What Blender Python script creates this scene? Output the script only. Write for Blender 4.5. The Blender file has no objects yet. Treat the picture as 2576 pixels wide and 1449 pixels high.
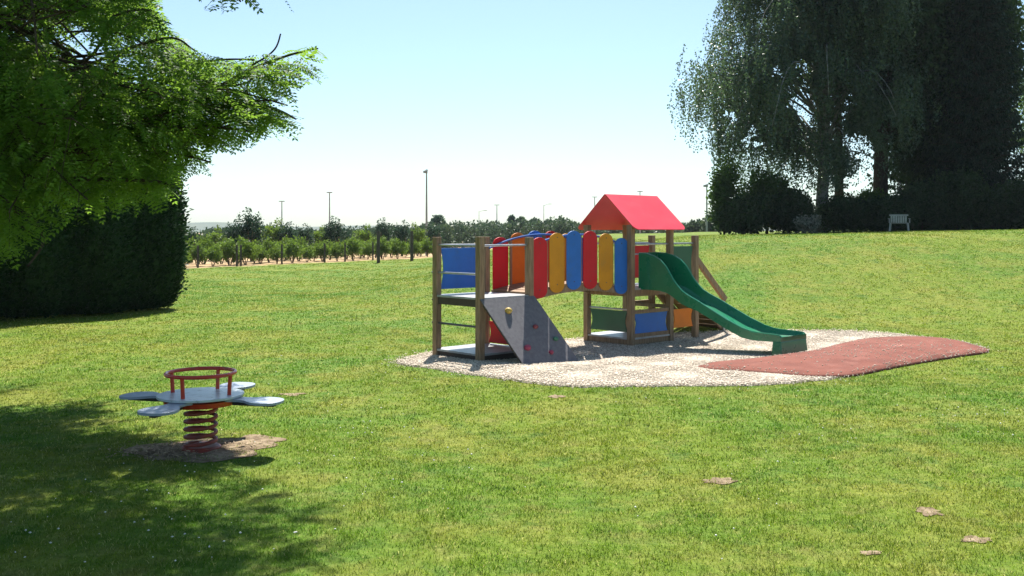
import bpy, bmesh, math, random
import numpy as np
from mathutils import Vector, Matrix
from mathutils.geometry import tessellate_polygon

random.seed(7)
rng = np.random.default_rng(11)
scene = bpy.context.scene
COL = scene.collection
EYE = 1.9
FPX = 2474.0      # focal length in pixels of a 2576 px wide picture
CU, HV = 1288.0, 580.0

# ------------------------------------------------------------------ helpers
def sstep(e0, e1, x):
    t = np.clip((np.asarray(x, float) - e0) / (e1 - e0), 0, 1)
    return t * t * (3 - 2 * t)

def terrain(x, y):
    x = np.asarray(x, float); y = np.asarray(y, float)
    sx = sstep(-7, 7.5, x)
    sy = sstep(17.0, 33.5, y)
    hill = (1.70 * sx + 0.021 * np.clip(x - 7, 0, 12)) * sy
    hill = hill * (1 - 0.035 * sstep(34, 44, y))
    pit = -0.07 * (1 - sstep(2.2, 4.6, np.hypot((x - 1.9), (y - 16.6) * 1.3)))
    und = (0.025 * np.sin(x * 0.9 + 1.3) * np.sin(y * 0.55 + 0.4) + 0.012 * np.sin(x * 2.1 + y * 1.4)) * sstep(5, 9, y)
    flat = 1 - sstep(5.5, 9, np.hypot(x - 3, (y - 15.5) * 1.2))
    und = und * (1 - 0.85 * flat)
    far = -1.0 * sstep(70, 110, y)
    return hill + pit + und + far

def T(x, y):
    return float(terrain(x, y))

def at(u, v, d):
    return np.array([(u - CU) / FPX * d, d, EYE - (v - HV) / FPX * d])

def gnd(u, v):
    d = EYE * FPX / (v - HV)
    return np.array([(u - CU) / FPX * d, d])

def inpoly(px, py, poly):
    px = np.asarray(px); py = np.asarray(py)
    r = np.zeros(px.shape, bool)
    n = len(poly); j = n - 1
    for i in range(n):
        xi, yi = poly[i]; xj, yj = poly[j]
        c = ((yi > py) != (yj > py)) & (px < (xj - xi) * (py - yi) / ((yj - yi) or 1e-9) + xi)
        r ^= c; j = i
    return r

def pix(P):
    P = np.asarray(P)
    d = np.maximum(P[..., 1], .1)
    return CU + P[..., 0] / d * FPX, HV + (EYE - P[..., 2]) / d * FPX

def np_mesh(name, verts, faces):
    """faces: list of int arrays (n,3) or (n,4)"""
    me = bpy.data.meshes.new(name)
    verts = np.asarray(verts, np.float32).reshape(-1, 3)
    me.vertices.add(len(verts)); me.vertices.foreach_set('co', verts.ravel())
    loops = []; starts = []; tot = 0
    for f in faces:
        f = np.asarray(f, np.int32)
        if f.size == 0: continue
        k = f.shape[1]
        loops.append(f.ravel()); starts.append(np.arange(len(f), dtype=np.int32) * k + tot); tot += f.size
    loops = np.concatenate(loops); starts = np.concatenate(starts)
    me.loops.add(len(loops)); me.loops.foreach_set('vertex_index', loops)
    me.polygons.add(len(starts)); me.polygons.foreach_set('loop_start', starts)
    me.update(calc_edges=True); me.validate()
    return me

def link(name, me, mat=None, parent=None, smooth=False):
    o = bpy.data.objects.new(name, me); COL.objects.link(o)
    if mat is not None and not me.materials: me.materials.append(mat)
    if parent is not None: o.parent = parent
    if smooth:
        for p in me.polygons: p.use_smooth = True
    return o

def empty(name, loc=(0, 0, 0), rz=0):
    o = bpy.data.objects.new(name, None); COL.objects.link(o)
    o.location = loc; o.rotation_euler = (0, 0, rz); o.empty_display_size = .2
    return o

def tag(o, label=None, cat=None, group=None, kind=None):
    if label: o['label'] = label
    if cat: o['category'] = cat
    if group: o['group'] = group
    if kind: o['kind'] = kind
    return o

def copy_tree(o, parent=None):
    c = o.copy(); COL.objects.link(c)
    if parent is not None: c.parent = parent
    for ch in [k for k in o.children]:
        copy_tree(ch, c)
    return c

class MB:
    """collects quads / boxes / tubes into one mesh"""
    def __init__(self): self.v = []; self.q = []; self.t = []; self.n = 0
    def add(self, v, q=None, t=None):
        v = np.asarray(v, float).reshape(-1, 3)
        if q is not None and len(q): self.q.append(np.asarray(q, int) + self.n)
        if t is not None and len(t): self.t.append(np.asarray(t, int) + self.n)
        self.v.append(v); self.n += len(v)
    def tube(self, pts, rad, sides=8, cap=True):
        pts = np.asarray(pts, float); n = len(pts)
        rad = np.broadcast_to(np.asarray(rad, float), (n,))
        tg = np.gradient(pts, axis=0); tg /= np.linalg.norm(tg, axis=1, keepdims=True) + 1e-9
        ref = np.array([0, 0, 1.]) if abs(tg[0, 2]) < .9 else np.array([1., 0, 0])
        V = []
        u = np.cross(tg[0], ref); u /= np.linalg.norm(u)
        for i in range(n):
            u = u - tg[i] * u.dot(tg[i]); u /= np.linalg.norm(u) + 1e-9
            w = np.cross(tg[i], u)
            a = np.arange(sides) / sides * 2 * np.pi
            V.append(pts[i] + rad[i] * (np.cos(a)[:, None] * u + np.sin(a)[:, None] * w))
        V = np.concatenate(V)
        i = np.arange(n - 1)[:, None] * sides; k = np.arange(sides)[None]; k2 = (k + 1) % sides
        q = np.stack([i + k, i + k2, i + sides + k2, i + sides + k], -1).reshape(-1, 4)
        t = []
        if cap:
            V = np.concatenate([V, pts[:1], pts[-1:]])
            a, b = n * sides, n * sides + 1
            for k in range(sides):
                t.append((a, (k + 1) % sides, k)); t.append((b, (n - 1) * sides + k, (n - 1) * sides + (k + 1) % sides))
        self.add(V, q, t)
    def ring(self, c, R, r, seg=40, sides=8):
        a = np.arange(seg) / seg * 2 * np.pi; b = np.arange(sides) / sides * 2 * np.pi
        A, B = np.meshgrid(a, b, indexing='ij')
        V = np.stack([c[0] + (R + r * np.cos(B)) * np.cos(A), c[1] + (R + r * np.cos(B)) * np.sin(A), c[2] + r * np.sin(B)], -1).reshape(-1, 3)
        i = np.arange(seg)[:, None]; k = np.arange(sides)[None]
        q = np.stack([i * sides + k, ((i + 1) % seg) * sides + k, ((i + 1) % seg) * sides + (k + 1) % sides, i * sides + (k + 1) % sides], -1).reshape(-1, 4)
        self.add(V, q)
    def box(self, a, b, M=None):
        x0, y0, z0 = a; x1, y1, z1 = b
        V = np.array([(x0, y0, z0), (x1, y0, z0), (x1, y1, z0), (x0, y1, z0), (x0, y0, z1), (x1, y0, z1), (x1, y1, z1), (x0, y1, z1)], float)
        if M is not None: V = np.array([tuple(M @ Vector(p)) for p in V])
        self.add(V, [(0, 3, 2, 1), (4, 5, 6, 7), (0, 1, 5, 4), (1, 2, 6, 5), (2, 3, 7, 6), (3, 0, 4, 7)])
    def prism(self, out, O, U, W, N, th):
        """2-D outline (list of (a,b)) in the plane O + a U + b W, thickness th along N (centred)"""
        out = np.asarray(out, float); n = len(out)
        O, U, W, N = [np.asarray(k, float) for k in (O, U, W, N)]
        P = O + out[:, :1] * U + out[:, 1:] * W
        V = np.concatenate([P - N * th / 2, P + N * th / 2])
        q = [(i, (i + 1) % n, n + (i + 1) % n, n + i) for i in range(n)]
        tri = tessellate_polygon([[Vector((a, b, 0)) for a, b in out]])
        t = [(a, c, b) for a, b, c in tri] + [(n + a, n + b, n + c) for a, b, c in tri]
        self.add(V, q, t)
    def build(self, name, mat, parent=None, smooth=False, bevel=0, autosm=False):
        me = np_mesh(name, np.concatenate(self.v), [np.concatenate(self.q) if self.q else np.zeros((0, 4), int), np.concatenate(self.t) if self.t else np.zeros((0, 3), int)])
        bm = bmesh.new(); bm.from_mesh(me); bmesh.ops.recalc_face_normals(bm, faces=bm.faces)
        if autosm:
            for f in bm.faces: f.smooth = True
            for e in bm.edges:
                if len(e.link_faces) == 2 and e.calc_face_angle() > .6: e.smooth = False
        bm.to_mesh(me); bm.free()
        if not smooth and not autosm: me.shade_flat()
        o = link(name, me, mat, parent, smooth)
        if bevel:
            m = o.modifiers.new('Bevel', 'BEVEL'); m.width = bevel; m.segments = 2; m.limit_method = 'ANGLE'
        return o

# ------------------------------------------------------------------ materials
def new_mat(name):
    m = bpy.data.materials.new(name); m.use_nodes = True
    nt = m.node_tree; nt.nodes.clear()
    out = nt.nodes.new('ShaderNodeOutputMaterial')
    return m, nt, out

def N(nt, typ, **kw):
    n = nt.nodes.new(typ)
    for k, v in kw.items():
        if k.startswith('i_'):
            key = k[2:]
            n.inputs[int(key) if key.isdigit() else key].default_value = v
        else: setattr(n, k, v)
    return n

def L(nt, a, b): nt.links.new(a, b)

def noise(nt, vec, scale, detail=3, rough=.55):
    n = N(nt, 'ShaderNodeTexNoise'); n.inputs['Scale'].default_value = scale; n.inputs['Detail'].default_value = detail
    n.inputs['Roughness'].default_value = rough
    if vec is not None: L(nt, vec, n.inputs['Vector'])
    return n.outputs['Fac']

def mixc(nt, fac, a, b):
    m = N(nt, 'ShaderNodeMix', data_type='RGBA')
    for s, val in ((0, fac), (6, a), (7, b)):
        if isinstance(val, (int, float)): m.inputs[s].default_value = val
        elif isinstance(val, tuple): m.inputs[s].default_value = (*val, 1) if len(val) == 3 else val
        else: L(nt, val, m.inputs[s])
    return m.outputs[2]

def mixc_mul(nt, a, b):
    m = N(nt, 'ShaderNodeMix', data_type='RGBA', blend_type='MULTIPLY'); m.inputs[0].default_value = 1
    L(nt, a, m.inputs[6]); m.inputs[7].default_value = (*b, 1); return m.outputs[2]

def ramp(nt, fac, lo, hi):
    m = N(nt, 'ShaderNodeMapRange', clamp=True); m.interpolation_type = 'SMOOTHSTEP'
    L(nt, fac, m.inputs[0]); m.inputs[1].default_value = lo; m.inputs[2].default_value = hi
    return m.outputs[0]

def surf_mat(name, col, col2=None, rough=.5, scale=6, bump=0., bscale=60, dirt=None, dscale=5, coat=0, metal=0, stretch=None, spec=.5):
    m, nt, out = new_mat(name)
    p = N(nt, 'ShaderNodeBsdfPrincipled')
    tc = N(nt, 'ShaderNodeTexCoord'); vec = tc.outputs['Object']
    if stretch:
        mp = N(nt, 'ShaderNodeMapping'); mp.inputs['Scale'].default_value = stretch; L(nt, vec, mp.inputs[0]); vec = mp.outputs[0]
    c = mixc(nt, ramp(nt, noise(nt, vec, scale, 4), .35, .68), col, col2 or tuple(k * .78 for k in col))
    if dirt:
        c = mixc(nt, ramp(nt, noise(nt, vec, dscale, 6, .7), .52, .72), c, dirt)
    L(nt, c, p.inputs['Base Color'])
    r = N(nt, 'ShaderNodeMapRange'); L(nt, noise(nt, vec, scale * 2.3, 3), r.inputs[0])
    r.inputs[3].default_value = max(0, rough - .1); r.inputs[4].default_value = min(1, rough + .12)
    L(nt, r.outputs[0], p.inputs['Roughness'])
    p.inputs['Metallic'].default_value = metal; p.inputs['Coat Weight'].default_value = coat
    p.inputs['Specular IOR Level'].default_value = spec
    if bump:
        b = N(nt, 'ShaderNodeBump'); b.inputs['Strength'].default_value = bump; b.inputs['Distance'].default_value = .01
        L(nt, noise(nt, vec, bscale, 4), b.inputs['Height']); L(nt, b.outputs[0], p.inputs['Normal'])
    L(nt, p.outputs[0], out.inputs[0])
    return m

def leaf_mat(name, a, b, trans=.35, tcol=None, rough=.5, gloss=.12):
    m, nt, out = new_mat(name)
    g = N(nt, 'ShaderNodeNewGeometry')
    c = mixc(nt, g.outputs['Random Per Island'], a, b)
    d = N(nt, 'ShaderNodeBsdfPrincipled'); L(nt, c, d.inputs['Base Color'])
    d.inputs['Roughness'].default_value = rough; d.inputs['Specular IOR Level'].default_value = gloss
    t = N(nt, 'ShaderNodeBsdfTranslucent')
    if tcol: L(nt, mixc(nt, .65, c, tcol), t.inputs[0])
    else: L(nt, c, t.inputs[0])
    mx = N(nt, 'ShaderNodeMixShader'); mx.inputs[0].default_value = trans
    L(nt, d.outputs[0], mx.inputs[1]); L(nt, t.outputs[0], mx.inputs[2]); L(nt, mx.outputs[0], out.inputs[0])
    return m

def lawn_color(nt):
    """colour of the lawn by place: green, yellow-green and dry patches"""
    g = N(nt, 'ShaderNodeNewGeometry'); pos = g.outputs['Position']
    n1 = ramp(nt, noise(nt, pos, .16, 4, .6), .38, .62)
    n2 = ramp(nt, noise(nt, pos, .75, 5, .65), .42, .66)
    n3 = ramp(nt, noise(nt, pos, 3.2, 4, .6), .50, .74)
    c = mixc(nt, n1, GREEN, YGREEN)
    m2 = N(nt, 'ShaderNodeMath', operation='MULTIPLY', i_1=.72); L(nt, n2, m2.inputs[0])
    c = mixc(nt, m2.outputs[0], c, YGREEN2)
    m3 = N(nt, 'ShaderNodeMath', operation='MULTIPLY', i_1=.52); L(nt, n3, m3.inputs[0])
    c = mixc(nt, m3.outputs[0], c, DRY)
    n4 = ramp(nt, noise(nt, pos, 1.7, 5, .7), .54, .66)      # clover and moss patches
    m4 = N(nt, 'ShaderNodeMath', operation='MULTIPLY', i_1=.62); L(nt, n4, m4.inputs[0])
    c = mixc(nt, m4.outputs[0], c, CLOVER)
    n5 = ramp(nt, noise(nt, pos, 6.5, 4, .7), .35, .65)
    c = mixc(nt, n5, mixc(nt, .22, c, (.05, .10, .012)), c)
    return c, pos

CLOVER = (.060, .160, .016)
GREEN = (.092, .215, .010)
YGREEN = (.180, .255, .014)
YGREEN2 = (.290, .282, .042)
DRY = (.310, .265, .085)

def ground_mat():
    m, nt, out = new_mat('lawn_ground')
    c, pos = lawn_color(nt)
    # fine grain of blades and thatch
    f1 = ramp(nt, noise(nt, pos, 38, 5, .7), .30, .72)
    c = mixc(nt, f1, mixc(nt, .45, c, (.02, .045, .006)), c)
    f2 = ramp(nt, noise(nt, pos, 9, 4, .7), .35, .75)
    c = mixc(nt, f2, mixc(nt, .35, c, (.03, .06, .01)), mixc(nt, .12, c, (.5, .48, .2)))
    # dry straw field beyond the lawn's far edge
    sp = N(nt, 'ShaderNodeSeparateXYZ'); L(nt, pos, sp.inputs[0])
    # signed distance from the line (-16.2,49) -> (-6.2,67): normal (-.874,.486)
    a = N(nt, 'ShaderNodeMath', operation='MULTIPLY', i_1=-.874); L(nt, sp.outputs[0], a.inputs[0])
    b = N(nt, 'ShaderNodeMath', operation='MULTIPLY_ADD', i_1=.486); L(nt, sp.outputs[1], b.inputs[0]); L(nt, a.outputs[0], b.inputs[2])
    nn = N(nt, 'ShaderNodeMath', operation='MULTIPLY_ADD', i_1=3.0); L(nt, noise(nt, pos, .8, 3), nn.inputs[0]); L(nt, b.outputs[0], nn.inputs[2])
    fld = ramp(nt, nn.outputs[0], 39.2, 40.2)
    yg = N(nt, 'ShaderNodeMath', operation='GREATER_THAN', i_1=44.); L(nt, sp.outputs[1], yg.inputs[0])
    fl = N(nt, 'ShaderNodeMath', operation='MULTIPLY'); L(nt, fld, fl.inputs[0]); L(nt, yg.outputs[0], fl.inputs[1])
    straw = mixc(nt, ramp(nt, noise(nt, pos, 2.2, 5), .35, .65), (.46, .33, .19), (.36, .24, .13))
    c = mixc(nt, fl.outputs[0], c, straw)
    p = N(nt, 'ShaderNodeBsdfPrincipled'); L(nt, c, p.inputs['Base Color']); p.inputs['Roughness'].default_value = .9
    p.inputs['Specular IOR Level'].default_value = .1
    bp = N(nt, 'ShaderNodeBump'); bp.inputs['Strength'].default_value = .55; bp.inputs['Distance'].default_value = .05
    L(nt, noise(nt, pos, 22, 6, .75), bp.inputs['Height']); L(nt, bp.outputs[0], p.inputs['Normal'])
    L(nt, p.outputs[0], out.inputs[0])
    return m

def blade_mat():
    m, nt, out = new_mat('grass_blade')
    c, pos = lawn_color(nt)
    g = N(nt, 'ShaderNodeNewGeometry'); r = g.outputs['Random Per Island']
    c = mixc(nt, ramp(nt, r, .0, .55), mixc(nt, .62, c, (.03, .085, .008)), c)
    c = mixc(nt, ramp(nt, r, .84, 1.), c, (.50, .48, .17))
    d = N(nt, 'ShaderNodeBsdfPrincipled'); L(nt, c, d.inputs['Base Color']); d.inputs['Roughness'].default_value = .5
    d.inputs['Specular IOR Level'].default_value = .16
    t = N(nt, 'ShaderNodeBsdfTranslucent'); L(nt, c, t.inputs[0])
    mx = N(nt, 'ShaderNodeMixShader'); mx.inputs[0].default_value = .52
    L(nt, d.outputs[0], mx.inputs[1]); L(nt, t.outputs[0], mx.inputs[2]); L(nt, mx.outputs[0], out.inputs[0])
    return m

def gravel_mat(name, a, b, c3, scale):
    m, nt, out = new_mat(name)
    g = N(nt, 'ShaderNodeNewGeometry'); pos = g.outputs['Position']
    vo = N(nt, 'ShaderNodeTexVoronoi'); vo.inputs['Scale'].default_value = scale; L(nt, pos, vo.inputs['Vector'])
    sp = N(nt, 'ShaderNodeSeparateXYZ'); L(nt, vo.outputs['Color'], sp.inputs[0])
    c = mixc(nt, sp.outputs[0], a, b)
    c = mixc(nt, ramp(nt, sp.outputs[1], .75, .95), c, c3)
    c = mixc(nt, ramp(nt, vo.outputs['Distance'], .30, .62), c, tuple(k * .45 for k in b))
    p = N(nt, 'ShaderNodeBsdfPrincipled'); L(nt, c, p.inputs['Base Color']); p.inputs['Roughness'].default_value = .85
    bp = N(nt, 'ShaderNodeBump'); bp.inputs['Strength'].default_value = .6; bp.inputs['Distance'].default_value = .02; bp.invert = True
    L(nt, vo.outputs['Distance'], bp.inputs['Height']); L(nt, bp.outputs[0], p.inputs['Normal'])
    L(nt, p.outputs[0], out.inputs[0])
    return m

def island_mat(name, a, b, rough=.8):
    m, nt, out = new_mat(name)
    g = N(nt, 'ShaderNodeNewGeometry')
    p = N(nt, 'ShaderNodeBsdfPrincipled'); p.inputs['Roughness'].default_value = rough
    L(nt, mixc(nt, g.outputs['Random Per Island'], a, b), p.inputs['Base Color']); L(nt, p.outputs[0], out.inputs[0])
    return m

M = {}
M['ground'] = ground_mat(); M['blade'] = blade_mat()
M['gravel'] = gravel_mat('gravel_bed', (.64, .55, .44), (.44, .36, .275), (.72, .66, .57), 26)
M['pebble'] = island_mat('pebbles', (.76, .67, .55), (.38, .30, .22))
M['soil'] = surf_mat('bare_soil', (.25, .19, .125), (.13, .092, .058), .95, 14, .8, 70, dirt=(.38, .30, .20), dscale=8, spec=.1)
M['chips'] = island_mat('wood_chips', (.50, .38, .24), (.20, .13, .08))
M['rubber'] = surf_mat('red_rubber', (.188, .060, .041), (.145, .044, .030), .9, 3, .5, 160, dirt=(.23, .090, .068), dscale=2.2, spec=.25)
M['wood'] = surf_mat('weathered_timber', (.32, .220, .135), (.20, .132, .078), .75, 5, .45, 30, dirt=(.26, .20, .145), dscale=3, stretch=(7, 7, .8), spec=.3)
M['plank'] = surf_mat('deck_timber', (.30, .19, .11), (.20, .12, .07), .7, 6, .4, 30, stretch=(8, 1, 8), spec=.3)
M['dark_edge'] = surf_mat('dark_beam', (.060, .042, .034), None, .65, 6, .2, 40)
M['deck'] = surf_mat('grey_deck_board', (.36, .37, .39), (.27, .28, .30), .35, 5, .15, 90, dirt=(.20, .19, .18), dscale=4)
M['climb'] = surf_mat('grey_climbing_board', (.160, .154, .166), (.125, .121, .133), .75, 16, .12, 120, dirt=(.19, .184, .194), dscale=22, spec=.15)
M['red'] = surf_mat('red_board', (.60, .012, .022), (.54, .010, .018), .45, 3, .06, 180, spec=.25, dirt=(0.46, 0.03, 0.035), dscale=3.5)
M['blue'] = surf_mat('blue_board', (.030, .165, .56), (.026, .145, .50), .45, 3, .06, 180, spec=.25, dirt=(0.045, 0.15, 0.42), dscale=3.5)
M['yellow'] = surf_mat('yellow_board', (.66, .28, .012), (.58, .24, .010), .45, 3, .06, 180, spec=.25, dirt=(0.52, 0.24, 0.03), dscale=3.5)
M['orange'] = surf_mat('orange_board', (.70, .19, .012), (.62, .165, .010), .45, 3, .06, 180, spec=.25)
M['green'] = surf_mat('dark_green_board', (.022, .105, .060), (.018, .088, .050), .4, 3, .06, 180)
M['roof'] = surf_mat('red_roof_board', (.76, .030, .060), (.70, .025, .050), .42, 2, .04, 120, spec=.6, dirt=(.64, .045, .07), dscale=2.2)
M['slide'] = surf_mat('green_slide_plastic', (.010, .185, .088), (.008, .155, .074), .28, 2, .03, 60, coat=.25)
M['steel'] = surf_mat('galvanised_steel', (.42, .43, .45), (.32, .33, .35), .35, 8, .05, 60, metal=.85)
M['darksteel'] = surf_mat('dark_steel_bar', (.10, .10, .11), None, .45, 8, .05, 60, metal=.5)
M['bluesteel'] = surf_mat('blue_steel_tube', (.05, .16, .50), None, .3, 5, .02, 60, coat=.3)
M['redsteel'] = surf_mat('red_painted_steel', (.56, .036, .018), (.46, .030, .016), .35, 9, .08, 70, dirt=(.24, .06, .03), dscale=7, coat=.2)
M['springsteel'] = surf_mat('dull_red_spring', (.27, .045, .025), (.19, .035, .022), .5, 12, .15, 70, dirt=(.12, .045, .03), dscale=11)
M['seat'] = surf_mat('blue_grey_seat', (.30, .34, .42), (.25, .28, .36), .33, 5, .08, 90, dirt=(.22, .24, .28), dscale=6)
M['plate'] = surf_mat('pale_grey_plate', (.50, .54, .56), (.40, .44, .46), .33, 5, .1, 90, dirt=(.14, .13, .12), dscale=14)
M['black'] = surf_mat('black_rubber', (.02, .02, .022), None, .6, 5)
M['bark'] = surf_mat('dark_bark', (.085, .062, .045), (.045, .033, .026), .9, 8, .6, 30, stretch=(3, 3, .7), spec=.1)
M['birchbark'] = surf_mat('birch_bark', (.26, .245, .23), (.10, .09, .085), .85, 2.2, .4, 25, dirt=(.035, .03, .03), dscale=2.4, stretch=(1, 1, 2.5), spec=.15)
M['postwood'] = surf_mat('dark_post', (.085, .065, .048), (.05, .04, .03), .85, 6, .4, 30)
M['lamp'] = surf_mat('lamp_grey', (.30, .31, .32), None, .5, 3, metal=.4)
M['chair'] = surf_mat('white_plastic', (.40, .39, .34), (.30, .29, .25), .5, 6)
M['hold_yellow'] = surf_mat('yellow_hold', (.55, .38, .08), None, .6, 20, .3, 60)
M['hold_pink'] = surf_mat('pink_hold', (.28, .035, .085), None, .55, 20, .3, 60)
M['hold_green'] = surf_mat('green_hold', (.04, .17, .10), None, .55, 20, .3, 60)
M['hold_red'] = surf_mat('red_hold', (.22, .04, .05), None, .55, 20, .3, 60)
M['clover'] = island_mat('clover_white', (.80, .80, .74), (.66, .62, .58))
M['hillfar'] = surf_mat('far_hill', (.05, .075, .05), (.07, .09, .05), .95, .02)
M['lf_robinia'] = leaf_mat('locust_leaf', (.030, .095, .018), (.115, .210, .034), .50, (.30, .50, .055))
M['lf_thuja'] = leaf_mat('conifer_spray', (.012, .036, .014), (.034, .078, .024), .2)
M['lf_birch'] = leaf_mat('birch_leaf', (.028, .060, .034), (.085, .122, .070), .42, (.10, .17, .06), .36, .6)
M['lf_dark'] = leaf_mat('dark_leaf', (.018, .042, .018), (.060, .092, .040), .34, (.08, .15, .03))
M['lf_spruce'] = leaf_mat('spruce_needle', (.009, .022, .012), (.022, .044, .020), .12)
M['lf_shrub'] = leaf_mat('shrub_leaf', (.030, .070, .020), (.080, .130, .036), .42, (.14, .24, .03))
M['lf_bright'] = leaf_mat('bright_leaf', (.05, .12, .02), (.11, .19, .035), .4, (.16, .26, .03))
M['lf_variegated'] = leaf_mat('variegated_leaf', (.07, .09, .05), (.42, .40, .32), .3)
M['lf_young'] = leaf_mat('young_leaf', (.055, .125, .020), (.130, .205, .040), .42, (.20, .30, .03))
M['lf_blue'] = leaf_mat('blue_green_leaf', (.022, .060, .034), (.050, .095, .050), .3)
M['lf_far'] = leaf_mat('far_leaf', (.034, .070, .034), (.075, .115, .050), .3)
M['twig'] = surf_mat('tan_twig', (.22, .13, .08), (.16, .09, .055), .85, 8)

# ------------------------------------------------------------------ ground
def axis(segs):
    o = []
    for a, b, st in segs: o.append(np.arange(a, b, st))
    return np.concatenate(o)
gx = axis([(-900, -100, 80), (-100, -26, 6), (-26, -9, .8), (-9, 14, .3), (14, 26, .8), (26, 100, 6), (100, 981, 80)])
gy = axis([(-30, 4, 4), (4, 25, .3), (25, 46, .6), (46, 120, 2.5), (120, 400, 20), (400, 2100, 100)])
X, Y = np.meshgrid(gx, gy)
Z = terrain(X, Y)
nx, ny = len(gx), len(gy)
i = np.arange(ny - 1)[:, None] * nx; k = np.arange(nx - 1)[None]
q = np.stack([i + k, i + k + 1, i + k + 1 + nx, i + k + nx], -1).reshape(-1, 4)
lawn = link('ground', np_mesh('ground', np.stack([X, Y, Z], -1), [q]), M['ground'], smooth=True)
tag(lawn, 'wide mown lawn with yellow dry patches rising to a low hill', 'lawn', kind='structure')

def densify(poly, step, amp, seed):
    r = np.random.default_rng(seed); out = []
    n = len(poly)
    for a in range(n):
        p, q_ = np.asarray(poly[a]), np.asarray(poly[(a + 1) % n])
        p0, q2 = np.asarray(poly[a - 1]), np.asarray(poly[(a + 2) % n])
        m = max(2, int(np.linalg.norm(q_ - p) / step))
        for s in range(m):
            t = s / m
            c = .5 * ((2 * p) + (-p0 + q_) * t + (2 * p0 - 5 * p + 4 * q_ - q2) * t * t + (-p0 + 3 * p - 3 * q_ + q2) * t ** 3)
            out.append(c + r.normal(0, amp, 2))
    return np.array(out)

def sheet(name, poly, mat, off, bulge=None, rings=14, edge=None):
    """outline filled with concentric rings that follow the terrain"""
    c = poly.mean(0); n = len(poly); V = []; Fq = []; Ft = []
    fr = np.concatenate([np.linspace(1, .9, 4)[:-1], np.linspace(.9, 0.04, rings)])
    for f in fr:
        P = c + (poly - c) * f
        z = terrain(P[:, 0], P[:, 1]) + off + (bulge(f, P) if bulge else 0)
        V.append(np.column_stack([P, z]))
    V.append(np.array([[c[0], c[1], T(*c) + off + (float(np.mean(bulge(0, c[None]))) if bulge else 0)]]))
    R = len(fr)
    for r_ in range(R - 1):
        for a in range(n):
            Fq.append((r_ * n + a, r_ * n + (a + 1) % n, (r_ + 1) * n + (a + 1) % n, (r_ + 1) * n + a))
    for a in range(n): Ft.append(((R - 1) * n + a, (R - 1) * n + (a + 1) % n, R * n))
    V = np.concatenate(V)
    if edge:   # a skirt down into the soil
        b = len(V); S = V[:n].copy(); S[:, 2] -= edge; V = np.concatenate([V, S])
        for a in range(n): Fq.append((a, b + a, b + (a + 1) % n, (a + 1) % n))
    me = np_mesh(name, V, [np.array(Fq), np.array(Ft)])
    bm = bmesh.new(); bm.from_mesh(me); bmesh.ops.recalc_face_normals(bm, faces=bm.faces); bm.to_mesh(me); bm.free()
    o = link(name, me, mat, smooth=True)
    return o

gpix = [(995, 915), (1040, 896), (1100, 880), (1250, 862), (1420, 846), (1600, 838), (1800, 834), (2030, 836), (2150, 838), (2250, 843), (2340, 853), (2420, 863), (2476, 884),
        (2400, 893), (2320, 905), (2240, 919), (2165, 936), (2135, 949), (2060, 958), (1900, 970), (1700, 973), (1500, 975), (1370, 970), (1200, 946), (1080, 928)]
gpoly0 = np.array([gnd(*p) for p in gpix])
gpoly = densify(gpoly0, .12, .018, 3)
gravel = sheet('gravel_bed', gpoly, M['gravel'], .003, bulge=lambda f, P: .019 * float(sstep(0, .06, 1 - f)) + .006 * np.sin(P[:, 0] * 5) * np.sin(P[:, 1] * 4.3) * min(1, (1 - f) * 6), edge=.05)
tag(gravel, 'pale gravel bed around the play tower', 'gravel', kind='structure')
mpix = [(1755, 921), (1830, 908), (1945, 895), (2050, 880), (2130, 864), (2190, 855.5), (2300, 852), (2380, 856), (2440, 868), (2488, 886), (2410, 900), (2330, 913), (2250, 927), (2150, 947), (2080, 951), (2000, 948), (1880, 938), (1790, 932)]
mpoly0 = np.array([gnd(*p) for p in mpix])
mpoly = densify(mpoly0, .12, .004, 5)
mat_o = sheet('rubber_mat', mpoly, M['rubber'], .026, bulge=lambda f, P: .035 * float(sstep(0, .08, 1 - f)) + .05 * float(sstep(0, .55, 1 - f)) + .008 * np.sin(P[:, 0] * 3.1 + P[:, 1] * 2.2) * min(1, (1 - f) * 3), rings=16, edge=.03)
tag(mat_o, 'red rubber safety surface at the foot of the green slide', 'rubber mat')

# bare soil under the spring rocker and worn spots in the lawn
SP = gnd(505, 1135)
def blob(cx, cy, rx, ry, seed, n=46, rough=.16):
    r = np.random.default_rng(seed); a = np.arange(n) / n * 2 * np.pi
    k = 1 + sum(r.normal(0, rough / (j ** .8)) * np.cos(j * a + r.uniform(0, 6.28)) for j in range(2, 9))
    return np.column_stack([cx + rx * k * np.cos(a), cy + ry * k * np.sin(a)])
soilpolys = []
def soil(cx, cy, rx, ry, seed, label, bulge=.010, rough=.16):
    P = blob(cx, cy, rx, ry, seed, rough=rough); soilpolys.append(P)
    o = sheet('bare_soil', P, M['soil'], .005, bulge=lambda f, Q: bulge * np.sin(Q[:, 0] * 17 + seed) * np.sin(Q[:, 1] * 15) * min(1, (1 - f) * 4) + (bulge * .8) * (1 - f), rings=8)
    tag(o, label, 'soil', kind='structure')
soil(SP[0] + .02, SP[1] - .02, .62, .42, 21, 'worn bare soil round the foot of the spring rocker')
c = gnd(640, 1117); soil(c[0], c[1] + .05, .22, .20, 4, 'sandy bare spot right of the spring rocker')
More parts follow.
